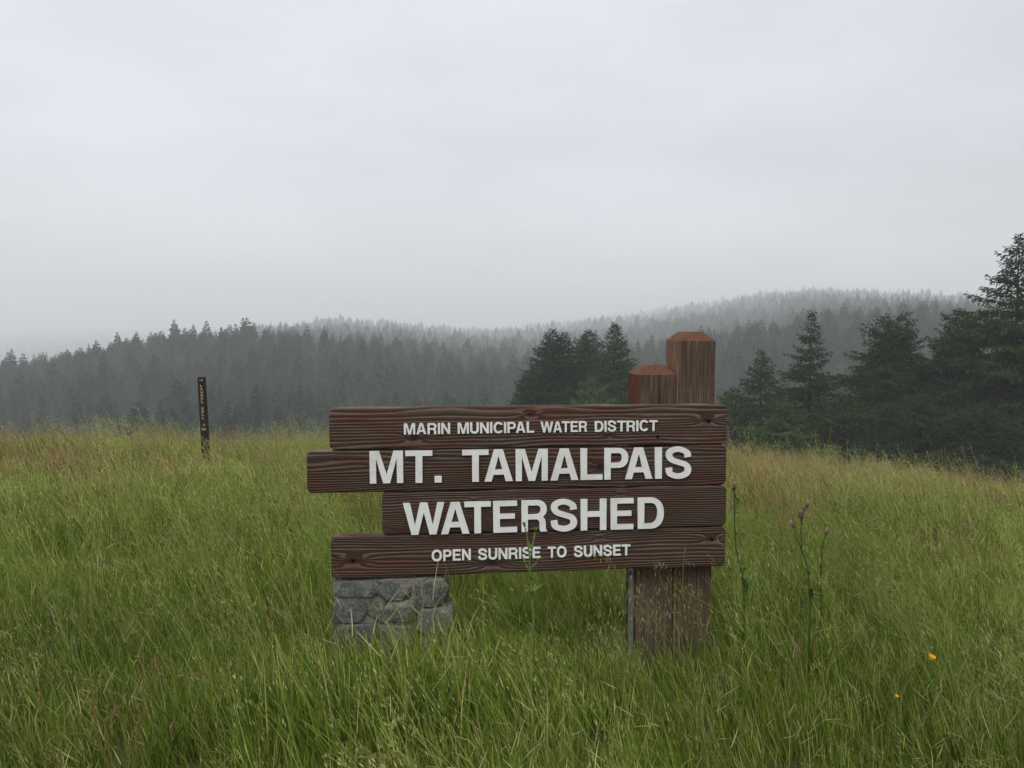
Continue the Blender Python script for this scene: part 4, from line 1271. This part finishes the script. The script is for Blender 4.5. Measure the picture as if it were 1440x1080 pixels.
def thistle(label, base_px, d, path_px, branches, heads, leaves, young=False, group='thistles'):
    """path_px: picture measurements of the stem from the ground up, at distance d"""
    bx, by = px_to_xy(base_px, d)
    b0 = Vector((bx, by, gz(bx, by)))
    t = empty('thistle', b0)
    tag(t, label, 'thistle', group)
    def P(px, row, dd=0.0): return world_at(px, row, d + dd) - b0
    mat = M_YSTEM if young else M_STEM
    main = [Vector((0, 0, -0.03))] + [P(*q) for q in path_px]
    V, Fs = tube(main, list(np.linspace(0.0050, 0.0030, len(main))), 6)
    obj('stem', mesh_np('stem', V, Fs, mat, True), t)
    for br in branches:
        pts = [P(*q) for q in br]
        V, Fs = tube(pts, list(np.linspace(0.0034, 0.0026, len(pts))), 5)
        obj('branch', mesh_np('branch', V, Fs, mat, True), t)
    for q in leaves:
        st = Strips(); leaf_bits(tuple(P(*q[:2])), q[2], st, q[3])
        obj('leaf', st.mesh('leaf', mat), t)
    for q in heads:
        head(t, P(q[0], q[1]), q[2], q[3], q[4])
    return t

thistle('tall thistle with one pink bud close by the right end of the sign', 1056, 3.75,
        [(1054, 850), (1050, 812), (1041, 780), (1038, 740), (1037, 700), (1037, 690)], [[(1041, 712), (1044, 706)]],
        [(1037, 690, (0, 0, 1), 0.024, 0.9)],
        [(1036, 694, 0.03, 9), (1038, 702, 0.03, 6), (1042, 708, 0.035, 4), (1038, 728, 0.03, 4), (1034, 745, 0.03, 2), (1040, 756, 0.03, 2), (1050, 810, 0.07, 3), (1055, 840, 0.09, 4)])
thistle('branching thistle with three dark pink buds right of the sign', 1150, 3.7,
        [(1149, 870), (1148, 836), (1143, 800), (1135, 778), (1133, 755), (1132, 733)],
        [[(1135, 778), (1128, 762), (1124, 747)], [(1132.5, 742), (1136, 724), (1139, 717)]],
        [(1132, 732, (0, 0, 1), 0.034, 0.55), (1123.5, 746, (-0.5, 0, 1), 0.026, 0.9), (1139, 717, (0.35, 0, 1), 0.026, 0.8)],
        [(1136, 722, 0.03, 2), (1122, 782, 0.03, 3), (1146, 815, 0.06, 2), (1149, 850, 0.09, 4)])
thistle('thistle with a single small pink head, farthest right of the thistles', 1166, 4.3,
        [(1163, 800), (1164, 772), (1167, 760), (1169, 757)], [], [(1169, 757, (0.1, 0, 1), 0.027, 0.9)], [(1166, 776, 0.03, 2), (1163, 806, 0.06, 3)])
thistle('young bright green thistle without flowers in front of the sign lettering', 752, 3.15,
        [(751, 880), (749, 845), (746, 815), (745, 785), (741, 755), (739, 746)],
        [[(746, 800), (749, 775), (753, 752)], [(747, 812), (740, 800)], [(746, 806), (756, 796)]],
        [],
        [(738, 745, 0.028, 9), (754, 752, 0.03, 9), (740, 756, 0.022, 3), (739, 800, 0.03, 8), (757, 795, 0.026, 6), (745, 775, 0.03, 3), (747, 822, 0.04, 5), (749, 845, 0.06, 5)], young=True)

# oat plants standing out against the sign
def hero_oat(label, bpx, brow_d, h, az_deg, lean, arch, spk, hue, twins=1, size=1.0):
    x, y = px_to_xy(bpx, brow_d)
    t = empty('wild_oat', (x, y, gz(x, y)))
    tag(t, label, 'wild oat', 'oats around the sign')
    for k in range(twins):
        s = Strips()
        oat_on(s, (U(-.02, .02) * k, U(-.02, .02) * k, -0.02), h * (1 - 0.12 * k), math.radians(az_deg + 14 * k * (-1) ** k), lean * (1 + 0.3 * k), arch, spk, hue, 0.0036, size)
        me = s.mesh('oat_stalk', M_HERO)
        obj('stalk', me, t)
m = Nodes('hero_oat_straw')
M_HERO = m.leaf(m.ramp(m.attr('hue'), [(0.0, (0.10, 0.15, 0.03)), (0.5, (0.16, 0.20, 0.06)), (0.8, (0.30, 0.29, 0.12)), (1.0, (0.50, 0.45, 0.28))]), 0.3, 0.5, 0.25)
hero_oat('wild oat arching left across the two timber posts below the sign', 1012, 3.30, 0.78, -84, 0.40, 0.22, 46, 0.38, 3, 1.15)
hero_oat('wild oat with pale spikelets in front of the base of the posts', 960, 3.15, 0.58, -80, 0.42, 0.18, 40, 0.46, 3, 1.15)
hero_oat('wild oat leaning across the right corner of the bottom plank', 1040, 3.42, 0.74, -88, 0.24, 0.22, 22, 0.36, 2)
hero_oat('long thin oat stem leaning left in the grass before the stone pier', 640, 3.05, 0.84, -88, 0.62, 0.10, 5, 0.30, 1)
hero_oat('thin oat rising in front of the word at the left of the bottom plank', 668, 3.25, 0.66, -70, 0.10, 0.12, 9, 0.34, 1)
hero_oat('dry bent oat at the left foot of the stone pier', 462, 3.30, 0.27, 60, 0.75, 0.60, 12, 0.85, 2)

def poppy(label, px, row, d, s, group='poppies'):
    top = world_at(px, row, d)
    x, y = top.x, top.y
    b0 = Vector((x, y, gz(x, y)))
    t = empty('poppy', b0); tag(t, label, 'flower', group)
    h = top.z - b0.z
    V, Fs = tube([(0.02, 0, -0.02), (0.012, 0, h * 0.5), (0, 0, h)], [0.002, 0.0016, 0.0014], 5)
    obj('stem', mesh_np('stem', V, Fs, M_STEM), t)
    for k in range(4):
        a = k * math.pi / 2 + 0.4
        V, Fs = [], []
        for i in range(5):
            for j in range(5):
                u_, v_ = i / 4, (j / 4 - 0.5)
                r = s * (0.12 + 0.55 * u_ ** 0.8); zz = s * 0.85 * u_ ** 1.1
                aa = a + v_ * 1.9 * (1 - 0.2 * u_)
                V.append((r * math.cos(aa), r * math.sin(aa), zz - 0.10 * s * abs(v_) * 2 * u_))
        Fs = [(i * 5 + j, i * 5 + j + 1, (i + 1) * 5 + j + 1, (i + 1) * 5 + j) for i in range(4) for j in range(4)]
        o = obj('petal', mesh_np('petal', V, Fs, M_YEL, True), t, (0, 0, h - 0.2 * s), (0.25, 0.35, 0))
poppy('bright yellow poppy in the grass at the lower right', 1325, 938, 2.95, 0.021)
poppy('small half hidden orange-yellow poppy below the bright one', 1277, 995, 2.75, 0.011)

def clover(label, px, row, d, s):
    top = world_at(px, row, d)
    b0 = Vector((top.x, top.y, gz(top.x, top.y)))
    t = empty('clover', b0); tag(t, label, 'flower', 'pink flowers in the grass')
    h = top.z - b0.z
    V, Fs = tube([(0.015, 0, -0.02), (0.01, 0, h * 0.5), (0, 0, h)], [0.0018, 0.0015, 0.0012], 5)
    obj('stem', mesh_np('stem', V, Fs, M_STEM), t)
    st = Strips()
    for k in range(46):
        st.seed((0, 0, h), (U(-1, 1), U(-1, 1), U(-0.3, 1)), s * U(0.6, 0.9), s * 0.22, 0.5)
    obj('blossom', st.mesh('blossom', M_CLOVER), t)
M_CLOVER = simple_leaf('dusty_pink_clover', [(0.3, (0.22, 0.11, 0.12)), (0.7, (0.42, 0.28, 0.26))], 0.25)
clover('dusty pink clover head lowest of the pair at the far left', 55, 874, 3.25, 0.014)
clover('dusty pink clover head beside the lowest one at the far left', 80, 869, 3.25, 0.013)
clover('pale pink clover head above the pair at the left, right of the brownish one', 133, 796, 3.9, 0.016)
clover('brownish pink clover head between the upper and lower pink heads at the left', 90, 815, 3.75, 0.015)
clover('lone pink clover head in the grass left of the stone pier', 460, 950, 2.85, 0.012)
clover('faint pink clover head in the grass right of the branching thistle', 1263, 834, 3.6, 0.013)

# ------------------------------------------------------------------ haze: even, pale, closed box round the place
hz_top = max(Z_HIGH, CAM_Z) + 4.0
bm = bmesh.new()
bmesh.ops.create_cube(bm, size=1)
for v in bm.verts:
    v.co = (v.co.x * 12400, v.co.y * 12400, (Z_LOW - 1.0) if v.co.z < 0 else hz_top)
me = bpy.data.meshes.new('haze'); bm.to_mesh(me); bm.free()
hm = bpy.data.materials.new('pale_haze')
hm.use_nodes = True
hm.node_tree.nodes.clear()
ho = hm.node_tree.nodes.new('ShaderNodeOutputMaterial')
hv = hm.node_tree.nodes.new('ShaderNodeVolumePrincipled')
hv.inputs['Color'].default_value = (0.965, 0.985, 1.0, 1)
hv.inputs['Density'].default_value = 0.00080
hv.inputs['Density Attribute'].default_value = ''
hv.inputs['Anisotropy'].default_value = 0.0
hm.node_tree.links.new(hv.outputs[0], ho.inputs['Volume'])
me.materials.append(hm)
try: hm.cycles.homogeneous_volume = True
except Exception: pass
haze = obj('haze', me)
tag(haze, 'pale fog and haze hanging over the whole valley', kind='stuff')
print('haze', Z_LOW, hz_top, 'forest', len(FP))
